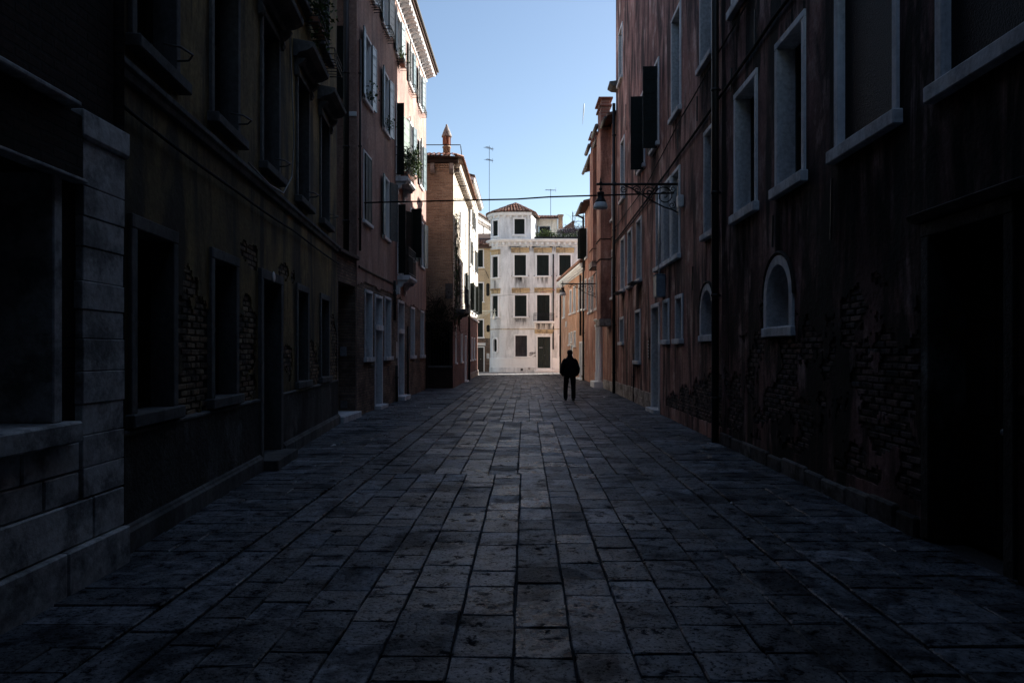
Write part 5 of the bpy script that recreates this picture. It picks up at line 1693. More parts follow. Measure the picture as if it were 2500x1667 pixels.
for k, (s, z, w, h) in enumerate(w0 + u0_):
    window(h0, fr0, U0(s), z, w, h, 0.10, 0.03, 0.12 if k in (2, 3) else 0.34, 'stone', 'plain' if k in (2, 3) else 'glass', (0.10, 0.15), glass='glass_rough' if k in (2, 3) else 'glass')
def arch_window(house, fr, u, z, w, h, ring, proud, dep, mat):
    """round-headed stone surround; w, h are the outer size"""
    ro, ri = w / 2, w / 2 - ring
    zc = h - ro
    n = 16
    out = [(-ro, 0.0)] + [(ro * math.cos(math.pi - math.pi * k / n), zc + ro * math.sin(math.pi * k / n)) for k in range(n + 1)] + [(ro, 0.0)]
    inn = [(-ri, ring * 0.9)] + [(ri * math.cos(math.pi - math.pi * k / n), zc + ri * math.sin(math.pi * k / n)) for k in range(n + 1)] + [(ri, ring * 0.9)]
    m_ = len(out)
    vs = [(x, -proud, zz) for x, zz in out] + [(x, -proud, zz) for x, zz in inn] + [(x, dep, zz) for x, zz in out] + [(x, dep, zz) for x, zz in inn]
    fs = []
    for k in range(m_):
        j = (k + 1) % m_
        fs += [(k, j, m_ + j, m_ + k), (m_ + k, m_ + j, 3 * m_ + j, 3 * m_ + k), (k, 2 * m_ + k, 2 * m_ + j, j)]
    wn = put('arched_window', MB().add(vs, fs).mesh('arched_window', mat, 0.006), fr.at(u, 0, z), house)
    put('pane', MB().prism([(x, zz) for x, zz in inn], dep - 0.06, dep - 0.04).mesh('pane', 'void'), fr.at(u, 0, z), wn)
    put('sill', MB().d(-ro - 0.02, ro + 0.02, -0.1, proud + 0.03, -0.02, ring * 0.8).mesh('sill', mat, 0.01), fr.at(u, 0, z), wn)
    put('label_mould', cached(('lab', w), lambda: MB().tube([((ro + 0.035) * math.cos(math.pi * (1 - k / 12)), -0.02, zc + (ro + 0.035) * math.sin(math.pi * k / 12)) for k in range(13)], 0.03, 5).mesh('label_mould', 'mortar')), fr.at(u, 0, z), wn)
    return wn
arch_window(h0, fr0, U0(10.21), 1.92, 1.176, 1.14, 0.14, 0.03, 0.36, 'stone')
door(h0, fr0, U0(5.875), 0.02, 1.0, 2.70, 0.12, 0.03, 0.38, 'cement_dado', 'door_dark', 0.0, leaves=2)
put('hood', MB().run([(0.0, 2.86), (0.06, 2.87), (0.11, 2.93), (0.0, 2.97)], U0(6.62), U0(5.1)).mesh('hood', 'stone_dim', 0.006), fr0.mw, h0)
rs = random.Random(12)
u = U0(13.2) + 0.02
while u < U0(6.6):
    w = rs.uniform(0.5, 0.9)
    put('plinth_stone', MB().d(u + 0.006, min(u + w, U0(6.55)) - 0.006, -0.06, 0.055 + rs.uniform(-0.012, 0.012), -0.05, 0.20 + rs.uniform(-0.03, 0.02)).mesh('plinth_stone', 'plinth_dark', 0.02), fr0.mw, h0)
    u += w

fr1 = Fr((XR(28.8), 28.8), (XR(13.2), 13.2))
h1 = thing('red_house', 'tall red plaster house on the right with white stone windows and iron lamp', 'house', fr1.mw)
U1 = fr1.Y
L1 = fr1.L
H1 = 17.0
w1 = [(13.98, 4.02, 0.80, 1.98), (17.20, 3.98, 0.74, 1.98), (18.27, 3.98, 0.80, 1.98), (19.37, 3.98, 0.72, 1.98), (22.85, 3.98, 0.85, 1.85), (24.85, 3.98, 0.90, 1.85), (26.70, 3.98, 0.95, 1.85),
      (14.30, 7.50, 0.85, 2.3), (17.18, 7.40, 0.90, 2.35), (19.95, 7.38, 0.90, 2.2), (22.25, 7.38, 0.90, 2.2), (26.72, 7.36, 0.95, 2.15),
      (16.85, 1.98, 0.62, 0.95), (18.42, 1.98, 0.62, 0.95), (23.10, 1.38, 0.90, 1.55), (26.95, 2.03, 0.90, 0.85), (27.3, 12.0, 0.9, 1.9)]
ops1 = [op(U1(s), z, w, h, 0.09, 0.12, 0.32) for s, z, w, h in w1]
ops1 += [(U1(14.22) - 0.56, U1(14.22) + 0.56, 1.90, 3.04, 0.40, True)]
d1 = U1(19.95)
ops1 += [(d1 - 0.64, d1 + 0.64, -0.05, 3.02, 0.45)]
def mask1(u, z):
    s = fr1.o.y + u * fr1.u.y
    return s < 18.5 and 0.3 < z < 1.15 - 0.14 * (s - 14) + 0.4 * fnoise(s * 0.9, z * 0.5, 5.0) + 0.12 * fnoise(s * 8, z * 8, 5.5)
put('masonry', wall_mesh('masonry', L1, 3.6, [o for o in ops1 if o[2] < 3.5], 'mortar', d=-0.024, z_base=-0.05, reveal=False), fr1.mw, h1)
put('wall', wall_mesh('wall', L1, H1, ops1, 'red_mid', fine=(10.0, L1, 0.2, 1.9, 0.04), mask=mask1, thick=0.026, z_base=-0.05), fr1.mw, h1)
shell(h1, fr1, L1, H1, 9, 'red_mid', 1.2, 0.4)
lay_bricks(h1, fr1, 10.2, L1, 0.3, 1.9, mask1, ops1, 'brick_near_red', 35, d=-0.010, rank=lambda p: -p[0])
for s, z, w, h in w1:
    window(h1, fr1, U1(s), z, w, h, 0.09, 0.03, 0.32, 'stone', 'glass' if h > 1.2 else 'plain', (0.10, 0.12))
arch_window(h1, fr1, U1(14.22), 1.90, 1.116, 1.13, 0.13, 0.03, 0.36, 'stone')
door(h1, fr1, d1, 0.10, 1.06, 2.80, 0.11, 0.03, 0.42, 'stone', 'door_dark', 0.5, leaves=1, step=(0.18, 0.13))
# shutters standing straight out from the second floor windows
for s_, a_ in ((19.95, -92), (22.25, -94)):
    shutter(h1, fr1, U1(s_) + 0.47, 0.05, 7.20, 0.38, 2.22, a_, 'shutter_dark', 6)
    shutter(h1, fr1, U1(s_) - 0.47, 0.05, 7.36, 0.42, 2.18, 184, 'shutter_dark', 6)
for s in (22.85, 26.70):
    put('drip_shelf', MB().run([(0.0, 3.80), (0.16, 3.82), (0.22, 3.86), (0.0, 3.88)], -0.58, 0.58).mesh('drip_shelf', 'stone_dim', 0.004), fr1.at(U1(s), 0.101, 0), h1)
rs = random.Random(13)
u = 0.05
while u < U1(20.7):
    w = rs.uniform(0.55, 1.0)
    e_ = min(u + w, U1(20.65))
    hh = 0.46 + rs.uniform(-0.02, 0.03)
    for (za, zb) in ((-0.05, hh * 0.52), (hh * 0.52, hh)):
        put('plinth_stone', MB().d(u + 0.006, e_ - 0.006, -0.06, 0.03 + rs.uniform(-0.008, 0.008), za + 0.004, zb).mesh('plinth_stone', 'stone_plinth', 0.012), fr1.mw, h1)
    u += w
pipe_run(h1, fr1, L1 - 0.08, 0.10, 0.0, H1 - 0.4, 0.068)
pipe_run(h1, fr1, 0.06, 0.09, 0.0, 11.6, 0.065)
pipe_run(h1, fr1, U1(23.85), 0.03, 0.0, 1.6, 0.03)
pipe_run(h1, fr1, U1(18.95), 0.08, 3.7, 6.1, 0.035, 'steel', 'conduit')
put('cabinet', MB().d(-0.22, 0.22, 0.0, 0.24, 0.0, 0.56).d(-0.225, 0.225, 0.0, 0.26, 0.56, 0.585).mesh('cabinet', 'box_blue', 0.012), fr1.at(U1(18.75), 0.0, 3.10), h1)
put('meter_box', MB().d(-0.10, 0.10, 0.0, 0.14, 0.0, 0.28).mesh('meter_box', 'plastic_white', 0.02), fr1.at(U1(16.45), 0.0, 4.98), h1)
bp = put('bell_panel', MB().d(-0.05, 0.05, 0.0, 0.03, 0, 0.62).mesh('bell_panel', 'pipe', 0.006), fr1.at(U1(20.95), 0.0, 1.45), h1)
for k in range(6):
    put('bell_button', cached('bell2', lambda: MB().d(-0.03, 0.03, 0.031, 0.042, 0, 0.05).mesh('bell_button', 'steel')), fr1.at(U1(20.95), 0.0, 1.50 + 0.09 * k), bp)
for fr_, hh_, lst in ((fr1, h1, ((15.4, 3.0, 3.5), (16.9, 6.45, 6.9), (15.0, 6.5, 7.0), (25.7, 9.6, 10.5))), (fr0, h0, ((10.4, 3.2, 3.65), (8.4, 3.0, 3.7), (11.2, 6.4, 7.0), (12.5, 6.2, 6.6)))):
    for s, za, zb in lst:
        put('wall_anchor', MB().tube([(0.0, -0.03, za), (0.05, -0.04, zb)], 0.016, 5).mesh('wall_anchor', 'iron'), fr_.at(fr_.Y(s), 0, 0), hh_)
put('corner_sill', MB().run([(0.0, 12.05), (0.20, 12.07), (0.34, 12.16), (0.34, 12.24), (0.0, 12.28)], 0.0, 0.75).mesh('corner_sill', 'stone_dim', 0.006), fr1.mw, h1)
# cable bundles pinned to both red houses
def pinned(label, pts, r):
    P = []
    for s, z in pts:
        fr_ = fr1 if s >= 13.2 else fr0
        P.append(fr_.pt(fr_.Y(s), 0.05, z))
    cable('wall_cable', P, r, 'cable', label, 'cable', sag=0.015, n=6)
pinned('upper cable pinned across the red houses above the lamp', [(28.6, 6.62), (21.2, 6.60), (19.6, 6.75), (16.6, 7.03), (13.3, 7.20), (10.5, 7.35), (6.0, 7.4)], 0.016)
pinned('thick lower cable bundle pinned across the red houses below the lamp arm', [(28.6, 6.06), (24.0, 6.12), (19.1, 6.20), (16.6, 6.26), (13.7, 6.34), (10.3, 6.47), (6.0, 6.5)], 0.028)
cable('wall_cable', [fr1.pt(U1(s), 0.05, z) for s, z in ((28.6, 5.98), (22.0, 6.02), (19.3, 6.10))], 0.018, 'cable', 'short cable just under the thick bundle on the far half of the red house', 'cable', sag=0.02)

for s_, z_, w_, h_ in ((9.77, 3.86, 1.3, 1.3), (11.75, 3.86, 1.4, 1.5), (7.62, 3.86, 1.7, 1.4), (5.5, 3.86, 1.8, 1.1), (11.95, 7.46, 1.2, 1.2), (9.7, 7.46, 1.2, 1.2)):
    stain(h0, fr0, U0(s_), z_, w_, h_)
for s_, z_, w_, h_ in ((13.98, 3.89, 1.2, 1.2), (18.3, 3.85, 3.2, 1.0), (22.85, 3.78, 1.2, 0.9), (24.85, 3.85, 1.2, 1.1), (26.7, 3.78, 1.2, 0.9), (14.3, 7.37, 1.2, 1.2), (17.18, 7.27, 1.2, 1.1), (19.95, 7.25, 1.2, 1.1), (22.25, 7.25, 1.2, 1.1), (26.72, 7.23, 1.2, 1.2), (23.1, 1.25, 1.1, 0.7)):
    stain(h1, fr1, U1(s_), z_, w_, h_)
# orange-red house with two chimney breasts
fr2 = Fr((4.18, 38.0), (4.18, 28.9))
h2 = thing('chimney_house', 'orange red house on the right with two chimney breasts and white portal', 'house', fr2.mw)
U2 = fr2.Y
L2 = fr2.L
H2 = 11.2
w2 = [(29.48, 7.15, 0.74, 2.2), (29.55, 3.92, 0.74, 1.9), (35.05, 3.80, 0.80, 1.80), (36.4, 7.1, 0.8, 1.6), (32.6, 7.1, 0.8, 1.8), (37.2, 3.80, 0.7, 1.7)]
ops2 = [op(U2(s), z, w, h, 0.09, 0.12, 0.28) for s, z, w, h in w2] + [(U2(33.7) - 0.60, U2(33.7) + 0.60, -0.05, 3.0, 0.4)]
put('wall', wall_mesh('wall', L2, H2, ops2, 'orange_mid', z_base=-0.05), fr2.mw, h2)
shell(h2, fr2, L2, H2, 9, 'orange_mid', 1.2, 0.35)
for s, z, w, h in w2:
    window(h2, fr2, U2(s), z, w, h, 0.09, 0.03, 0.28, 'stone', 'glass', (0.10, 0.12))
for (ya, yb, zb, zt, topz) in ((31.6, 30.2, 3.05, 11.25, 12.02), (34.4, 33.1, 5.85, 11.25, 11.45)):
    ch = put('chimney_breast', MB().d(U2(ya), U2(yb), 0.0, 0.45, zb, zt - 0.14).mesh('chimney_breast', 'orange_mid', 0.01), fr2.mw, h2)
    put('chimney', MB().d(U2(ya) + 0.18, U2(yb) - 0.12, 0.03, 0.42, zt - 0.2, topz).d(U2(ya) + 0.10, U2(yb) - 0.04, -0.04, 0.49, topz, topz + 0.09).d(U2(ya) + 0.18, U2(yb) - 0.12, 0.04, 0.40, topz + 0.09, topz + 0.30).d(U2(ya) + 0.02, U2(yb) + 0.02, -0.08, 0.53, topz + 0.30, topz + 0.37).mesh('chimney', 'brick_red', 0.01), fr2.mw, ch)
    put('corbel', MB().d(U2(ya) + 0.02, U2(yb) - 0.02, 0.0, 0.50, zb - 0.30, zb - 0.003).mesh('corbel', 'stone_plinth', 0.012), fr2.mw, ch)
    gutter(h2, fr2, U2(ya) - 0.1, U2(yb) + 0.1, 0.62, 11.14, 0.09)
gutter(h2, fr2, 0.0, U2(34.5), 0.42, 11.08, 0.08)
gutter(h2, fr2, U2(33.0), U2(31.7), 0.42, 11.08, 0.08)
gutter(h2, fr2, U2(30.1), L2, 0.42, 11.08, 0.08)
# portal with half columns
dp = U2(33.7)
door(h2, fr2, dp, 0.32, 0.84, 2.55, 0.17, 0.06, 0.34, 'stone_white', 'door_dark', 0.4, leaves=1)
for sg in (-1, 1):
    put('half_column', MB().lathe([(0.13, 0.0), (0.13, 0.30), (0.115, 0.32), (0.135, 0.36), (0.10, 0.42), (0.092, 2.4), (0.12, 2.46), (0.10, 2.50), (0.14, 2.58), (0.14, 2.66)], 14).mesh('half_column', 'stone_white', 0, True), fr2.at(dp + sg * 0.54, 0.10, 0.28), h2)
put('architrave', MB().run([(0.0, 2.95), (0.16, 2.95), (0.18, 3.08), (0.26, 3.14), (0.26, 3.20), (0.0, 3.24)], dp - 0.72, dp + 0.72).mesh('architrave', 'stone_white', 0.006), fr2.mw, h2)
put('step', MB().d(dp - 0.74, dp + 0.80, 0.0, 0.42, -0.04, 0.28).mesh('step', 'stone_white', 0.015), fr2.mw, h2)
rs = random.Random(14)
u = U2(32.7)
while u < L2 - 0.1:
    w = rs.uniform(0.6, 1.0)
    put('plinth_stone', MB().d(u + 0.006, min(u + w, L2) - 0.006, -0.05, 0.03 + rs.uniform(-0.006, 0.006), -0.05, 0.40).mesh('plinth_stone', 'stone_plinth', 0.012), fr2.mw, h2)
    u += w
for (za, zb) in ((5.55, 5.55), (6.4, 6.4)):
    cable('wall_cable', [fr2.pt(0.2, 0.03, za), fr2.pt(U2(34.5), 0.03, za), fr2.pt(U2(34.4), 0.48, za), fr2.pt(U2(33.0), 0.48, za), fr2.pt(U2(33.0), 0.04, za), fr2.pt(U2(31.65), 0.04, za), fr2.pt(U2(31.6), 0.48, za), fr2.pt(U2(30.2), 0.48, za), fr2.pt(U2(30.15), 0.04, zb), fr2.pt(L2, 0.04, zb)], 0.02, 'cable', parent=h2, n=2)

# narrow house
fr3 = Fr((4.2, 41.3), (4.18, 38.0))
h3 = thing('narrow_house', 'narrow orange red house between the low orange house and the chimney house', 'house', fr3.mw)
U3 = fr3.Y
w3 = [(40.75, 4.10, 0.70, 1.60), (38.6, 3.78, 0.72, 1.75), (40.3, 6.95, 0.75, 1.5)]
ops3 = [op(U3(s), z, w, h, 0.09, 0.12, 0.28) for s, z, w, h in w3] + [(U3(40.9) - 0.02, U3(40.9) + 0.01, 0.01, 0.02, 0.01)]
put('wall', wall_mesh('wall', fr3.L, 9.6, ops3[:3], 'orange_mid', z_base=-0.05), fr3.mw, h3)
shell(h3, fr3, fr3.L, 9.6, 9, 'orange_mid', 1.0, 0.4)
for s, z, w, h in w3:
    window(h3, fr3, U3(s), z, w, h, 0.09, 0.03, 0.28, 'stone', 'glass', (0.10, 0.12))
shutter(h3, fr3, U3(40.70), 0.05, 6.9, 0.42, 1.6, -93, 'shutter_dark', 5)
shutter(h3, fr3, U3(39.90), 0.05, 6.9, 0.42, 1.6, -80, 'shutter_dark', 5)
gutter(h3, fr3, 0.0, fr3.L, 0.48, 9.5, 0.09)
pipe_run(h3, fr3, 0.05, 0.10, 0.0, 9.4, 0.06)
cable('downpipe_bend', [fr3.pt(0.05, 0.10, 9.3), fr3.pt(0.05, 0.30, 9.42), fr3.pt(0.05, 0.48, 9.5)], 0.055, 'pipe', parent=h3, n=3)

# low orange house
fr4 = Fr((3.627, 53.0), (4.2, 41.3))
h4 = thing('orange_house', 'low bright orange house with white cornice at the right end of the street', 'house', fr4.mw)
U4 = fr4.Y
L4 = fr4.L
H4 = 6.85
w4 = [(51.1, 4.10, 0.85, 1.50), (47.5, 4.16, 0.80, 1.50), (45.6, 4.16, 0.90, 1.58), (43.4, 4.16, 0.75, 1.58), (42.0, 4.16, 0.7, 1.55), (48.15, 2.12, 0.45, 0.70), (45.5, 2.02, 0.75, 0.86), (47.0, 2.28, 0.62, 0.58)]
ops4 = [op(U4(s), z, w, h, 0.08, 0.11, 0.26) for s, z, w, h in w4]
drs = ((46.95, 2.00, 0.72), (42.95, 2.12, 0.70), (41.88, 2.12, 0.66))
ops4 += [(U4(s) - w / 2 - 0.10, U4(s) + w / 2 + 0.10, -0.05, h + 0.13, 0.35) for s, h, w in drs]
put('wall', wall_mesh('wall', L4, H4, ops4, 'orange', z_base=-0.05), fr4.mw, h4)
shell(h4, fr4, L4, H4, 9, 'orange', 1.2, 0.30)
for s, z, w, h in w4:
    window(h4, fr4, U4(s), z, w, h, 0.08, 0.03, 0.26, 'stone_white', 'glass' if h > 0.8 else 'plain', (0.10, 0.11))
for s, h, w in drs:
    door(h4, fr4, U4(s), 0.03, w, h, 0.10, 0.03, 0.3, 'stone_white', 'door_dark', 0.0, leaves=1)
    put('step', MB().d(-w / 2 - 0.16, w / 2 + 0.16, 0.031, 0.24, -0.04, 0.10).mesh('step', 'stone_white', 0.01), fr4.at(U4(s), 0, 0), h4)
put('cornice', MB().run([(0.0, 6.30), (0.05, 6.31), (0.08, 6.42), (0.20, 6.48), (0.26, 6.58), (0.30, 6.62), (0.30, 6.74), (0.0, 6.78)], -0.05, L4).mesh('cornice', 'stone_white', 0.005), fr4.mw, h4)
mb = MB()
k = 0.05
while k < L4:
    mb.d(k, k + 0.10, 0.08, 0.17, 6.36, 6.46)
    k += 0.22
put('dentils', mb.mesh('dentils', 'stone_white'), fr4.mw, h4)
put('roof_edge', MB().run([(0.0, 6.80), (0.34, 6.80), (0.34, 6.94), (0.0, 7.04)], -0.06, L4).mesh('roof_edge', 'tile', 0.006), fr4.mw, h4)
put('finial', MB().lathe([(0.10, 6.9), (0.10, 7.2), (0.14, 7.22), (0.14, 7.26), (0.06, 7.30), (0.08, 7.40), (0.10, 7.46), (0.06, 7.54), (0.005, 7.60)], 10).mesh('finial', 'terracotta', 0, True), fr4.at(U4(42.2), -0.2, 0), h4)
put('plaque', MB().d(-0.28, 0.28, 0.0, 0.03, 3.35, 3.74).mesh('plaque', 'plastic_white', 0.006), fr4.at(U4(49.9), 0, 0), h4)
pipe_run(h4, fr4, U4(42.65), 0.07, 2.6, 6.2, 0.06)
pipe_run(h4, fr4, 0.08, 0.06, 0.0, 6.2, 0.07)
put('plinth', MB().run([(0.0, -0.05), (0.04, -0.05), (0.04, 0.25), (0.0, 0.28)], U4(42.4), U4(41.5) - 0.7).mesh('plinth', 'stone_plinth'), fr4.mw, h4)

# unseen house added over the viewpoint to shade the near paving and walls
frZ = Fr((XR(3.1), 3.1), (-3.12, 3.1))
hZ = thing('added_shade_house', 'added unseen dark house over the viewpoint that shades the near paving', 'house', frZ.mw)
opZ = [op(u, z, 0.9, 1.1, 0.1, 0.12, 0.3) for u in (1.5, 3.4, 5.3) for z in (3.95,)]
put('wall', wall_mesh('wall', frZ.L, 5.7, opZ, 'red_near', z_base=3.55), frZ.mw, hZ)
for u in (1.5, 3.4, 5.3):
    for z in (3.95,):
        window(hZ, frZ, u, z, 0.9, 1.1, 0.1, 0.03, 0.3, 'stone_dim', 'glass', (0.1, 0.12))
put('added_ceiling', MB().box(-3.12, XR(-10), -14.0, 3.099, 3.40, 3.548).mesh('added_ceiling', 'door_dark'), None, hZ)
for k in range(14):
    put('added_beam', cached('beam', lambda: MB().box(-3.10, 3.38, -0.09, 0.09, 3.20, 3.398).mesh('added_beam', 'door_dark', 0.01)), T((0, 2.6 - 1.15 * k, 0)), hZ)
put('rear_wall', MB().box(-3.12, XR(-14), -14.1, -14.0, -0.05, 5.7).mesh('rear_wall', 'red_near'), None, hZ)
put('roof', MB().box(-3.12, XR(-10), -14.1, 3.3, 5.7, 5.85).mesh('roof', 'roof_flat'), None, hZ)

# ------------------------------------------------------------------ street lamps on scrolled brackets
def spiral(cx, cz, r0, r1, a0, turns, n=22):
    return [(cx + (r0 + (r1 - r0) * k / n) * math.cos(a0 + turns * 2 * math.pi * k / n), 0.0, cz + (r0 + (r1 - r0) * k / n) * math.sin(a0 + turns * 2 * math.pi * k / n)) for k in range(n + 1)]
def lamp(label, base, ang, L, s=1.0, metal='iron', shade='milk'):
    """wall bracket: local x runs from the wall to the lamp"""
    mw = T(base) @ RZ(ang)
    t_ = thing('street_lamp', label, 'lamp', mw, 'street lamps on scrolled wall brackets')
    put('arm', MB().tube([(0, 0, 0), (L + 0.10, 0, 0)], 0.026 * s, 8).lathe([(0.03, -0.02), (0.045, 0.0), (0.03, 0.03), (0.012, 0.06), (0.02, 0.09), (0.004, 0.14)], 8, (L, 0, 0.02)).mesh('arm', metal, 0, True), mw, t_)
    put('wall_plate', MB().box(0.0, 0.035, -0.06, 0.06, -0.62 * s, 0.12).mesh('wall_plate', metal, 0.008), mw, t_)
    sc = MB()
    R_ = 0.0135 * s
    sc.tube(spiral(0.30 * s, -0.24 * s, 0.20 * s, 0.03, 0.4, 1.7), R_, 6)
    sc.tube(spiral(0.62 * s, -0.19 * s, 0.14 * s, 0.025, 2.6, -1.6), R_, 6)
    sc.tube(spiral(0.86 * s, -0.12 * s, 0.09 * s, 0.02, 0.2, 1.5), R_, 6)
    sc.tube([(0.03, 0, -0.58 * s), (0.14 * s, 0, -0.52 * s), (0.30 * s, 0, -0.47 * s), (0.52 * s, 0, -0.36 * s), (0.74 * s, 0, -0.22 * s), (0.98 * s, 0, -0.08 * s), (1.12 * s, 0, -0.02)], R_ * 1.15, 6)
    sc.tube(spiral(0.13 * s, -0.10 * s, 0.08 * s, 0.02, 1.0, -1.4), R_ * 0.8, 5)
    sc.tube(spiral(0.14 * s, -0.43 * s, 0.08 * s, 0.02, 2.0, 1.4), R_ * 0.8, 5)
    sc.tube(spiral(1.14 * s, -0.10 * s, 0.085 * s, 0.02, 1.4, 1.6), R_ * 0.9, 5)
    put('scroll_bracket', sc.mesh('scroll_bracket', metal, 0, True), mw, t_)
    mh = mw @ T((L, 0, 0))
    hood = put('hood', MB().lathe([(0.02, -0.02), (0.024, -0.09), (0.036, -0.10), (0.036, -0.13), (0.022, -0.14), (0.022, -0.17), (0.085, -0.19), (0.09, -0.22), (0.075, -0.23), (0.080, -0.33), (0.128, -0.40), (0.132, -0.425), (0.05, -0.426), (0.02, -0.30)], 18).mesh('hood', metal, 0, True), mh, t_)
    put('glass_shade', MB().lathe([(0.125, -0.427), (0.150, -0.46), (0.165, -0.52), (0.168, -0.555), (0.155, -0.575), (0.10, -0.583), (0.01, -0.586)], 20).mesh('glass_shade', shade, 0, True), mh, hood)
    return t_
lamp('black iron street lamp on a scrolled bracket in front of the tall red house', (XR(16.9), 16.9, 5.62), math.pi, XR(16.9) - 2.09, 1.15)
lamp('farther black iron street lamp on the orange red house above the walking person', (4.18, 35.6, 5.02), math.pi, 4.18 - 2.52, 1.15)
lamp('pale sunlit street lamp on the corner of the cream house', (-2.38, 49.75, 4.46), 0.0, 1.18, 0.9, 'lamp_sunlit')

# ------------------------------------------------------------------ cables over the street
pA, pB_ = frP.pt(PU(19.2), 0.06, 5.66), Vector((XR(17.3) - 0.03, 17.3, 5.50))
oc = cable('overhead_cable', [pA, pA.lerp(pB_, 0.35) + Vector((0, 0, -0.02)), pA.lerp(pB_, 0.52) + Vector((0, 0, -0.03)), pA.lerp(pB_, 0.62), pB_], 0.020, 'cable', 'black cable strung across the street in front of the near street lamp', 'cable', n=6)
cable('overhead_cable', [(-1.75, 57.4, 6.05), (1.4, 50.0, 5.75), (2.55, 43.0, 5.35)], 0.014, 'cable_grey', 'thin grey cable strung in front of the white corner house', 'cable', sag=0.03)
cable('overhead_cable', [(2.0, 48.6, 5.66), (2.55, 43.0, 5.352)], 0.026, 'red_tape', 'red wrapped length of cable in front of the white house balcony', 'cable', sag=0.0)

# ------------------------------------------------------------------ walking person
def limb(mb, rings, n=14):
    """rings: (x, y, z, rx, ry) cross-sections stacked along the limb, kept level-ish"""
    pts = [Vector(r[:3]) for r in rings]
    base = len(mb.v)
    for i, (x, y, z, rx, ry) in enumerate(rings):
        t_ = (pts[min(i + 1, len(pts) - 1)] - pts[max(i - 1, 0)]).normalized()
        ax = Vector((1, 0, 0)) - t_ * t_.x
        if ax.length < 0.3:
            ax = Vector((0, 0, 1)) - t_ * t_.z
        ax.normalize()
        ay = t_.cross(ax)
        for k in range(n):
            a = 2 * math.pi * k / n
            mb.v.append(tuple(pts[i] + ax * rx * math.cos(a) + ay * ry * math.sin(a)))
    for i in range(len(rings) - 1):
        for k in range(n):
            a, b = base + i * n + k, base + i * n + (k + 1) % n
            mb.f.append((a, b, b + n, a + n))
    mb.f.append(tuple(base + k for k in range(n))[::-1])
    mb.f.append(tuple(base + (len(rings) - 1) * n + k for k in range(n)))
def fused(name, mb, mat, voxel=0.011, smooth=3):
    """one continuous skin over overlapping limbs"""
    me = mb.mesh(name + '_raw', mat)
    o = bpy.data.objects.new(name + '_raw', me)
    COL.objects.link(o)
    rm = o.modifiers.new('remesh', 'REMESH')
    rm.mode = 'VOXEL'
    rm.voxel_size = voxel
    sm = o.modifiers.new('smooth', 'SMOOTH')
    sm.iterations = smooth
    dg = bpy.context.evaluated_depsgraph_get()
    out = bpy.data.meshes.new_from_object(o.evaluated_get(dg))
    bpy.data.objects.remove(o, do_unlink=True)
    out.name = name
    out.materials.clear()
    out.materials.append(M[mat])
    out.polygons.foreach_set('use_smooth', [True] * len(out.polygons))
    return out
PX, PY = 1.97, 24.4
mwP = T((PX, PY, 0)) @ RZ(0.04)
person = thing('person', 'person in dark jacket and trousers walking away up the street, hands in pockets', 'person', mwP)
# body: head, neck, torso, arms with hands, legs, feet as one skin (faces +Y, away from the viewpoint)
bd = MB()
limb(bd, [(0, 0.02, 1.715, 0.02, 0.02), (0, 0.02, 1.70, 0.055, 0.065), (0, 0.022, 1.66, 0.078, 0.095), (0, 0.025, 1.61, 0.080, 0.102), (0, 0.035, 1.56, 0.073, 0.095), (0, 0.05, 1.515, 0.055, 0.075), (0, 0.06, 1.492, 0.03, 0.045)])
limb(bd, [(0, 0.022, 1.58, 0.058, 0.062), (0, 0.012, 1.50, 0.060, 0.064), (0, 0.0, 1.43, 0.075, 0.075)])
limb(bd, [(0, 0, 1.46, 0.08, 0.07), (0, 0, 1.41, 0.14, 0.10), (0, 0, 1.30, 0.175, 0.12), (0, 0, 1.12, 0.155, 0.11), (0, 0, 0.98, 0.165, 0.115), (0, 0, 0.86, 0.16, 0.11)])
for sx in (-1, 1):
    bd.lathe([(0.004, -0.012), (0.018, -0.008), (0.028, 0.0), (0.018, 0.008), (0.004, 0.012)], 8, (sx * 0.082, 0.02, 1.60))
    limb(bd, [(sx * 0.16, 0, 1.37, 0.06, 0.06), (sx * 0.235, -0.02, 1.22, 0.05, 0.052), (sx * 0.285, -0.05, 1.10, 0.042, 0.045), (sx * 0.275, 0.02, 0.98, 0.038, 0.04), (sx * 0.235, 0.11, 0.89, 0.028, 0.032)])
    # hand: palm, four bent fingers and a thumb, pushed into the jacket pocket
    limb(bd, [(sx * 0.238, 0.10, 0.90, 0.022, 0.034), (sx * 0.225, 0.13, 0.86, 0.020, 0.042), (sx * 0.215, 0.145, 0.825, 0.016, 0.040)], 10)
    for f_, (dy, ln) in enumerate(((0.030, 0.062), (0.010, 0.072), (-0.010, 0.068), (-0.030, 0.052))):
        limb(bd, [(sx * 0.215, 0.143 + dy, 0.828, 0.009, 0.009), (sx * 0.205, 0.152 + dy, 0.828 - ln * 0.5, 0.009, 0.009), (sx * 0.188, 0.158 + dy, 0.828 - ln, 0.007, 0.007)], 7)
    limb(bd, [(sx * 0.222, 0.155, 0.872, 0.011, 0.011), (sx * 0.202, 0.185, 0.848, 0.010, 0.010), (sx * 0.190, 0.198, 0.822, 0.008, 0.008)], 7)
legs = {-1: [(-0.095, 0.0, 0.90, 0.095, 0.10), (-0.105, 0.05, 0.68, 0.080, 0.085), (-0.11, 0.10, 0.48, 0.058, 0.062), (-0.115, 0.10, 0.30, 0.055, 0.060), (-0.115, 0.10, 0.09, 0.040, 0.045)],
        1: [(0.095, 0.0, 0.90, 0.095, 0.10), (0.10, 0.0, 0.68, 0.080, 0.085), (0.105, -0.01, 0.48, 0.058, 0.062), (0.10, -0.09, 0.30, 0.055, 0.060), (0.095, -0.16, 0.10, 0.040, 0.045)]}
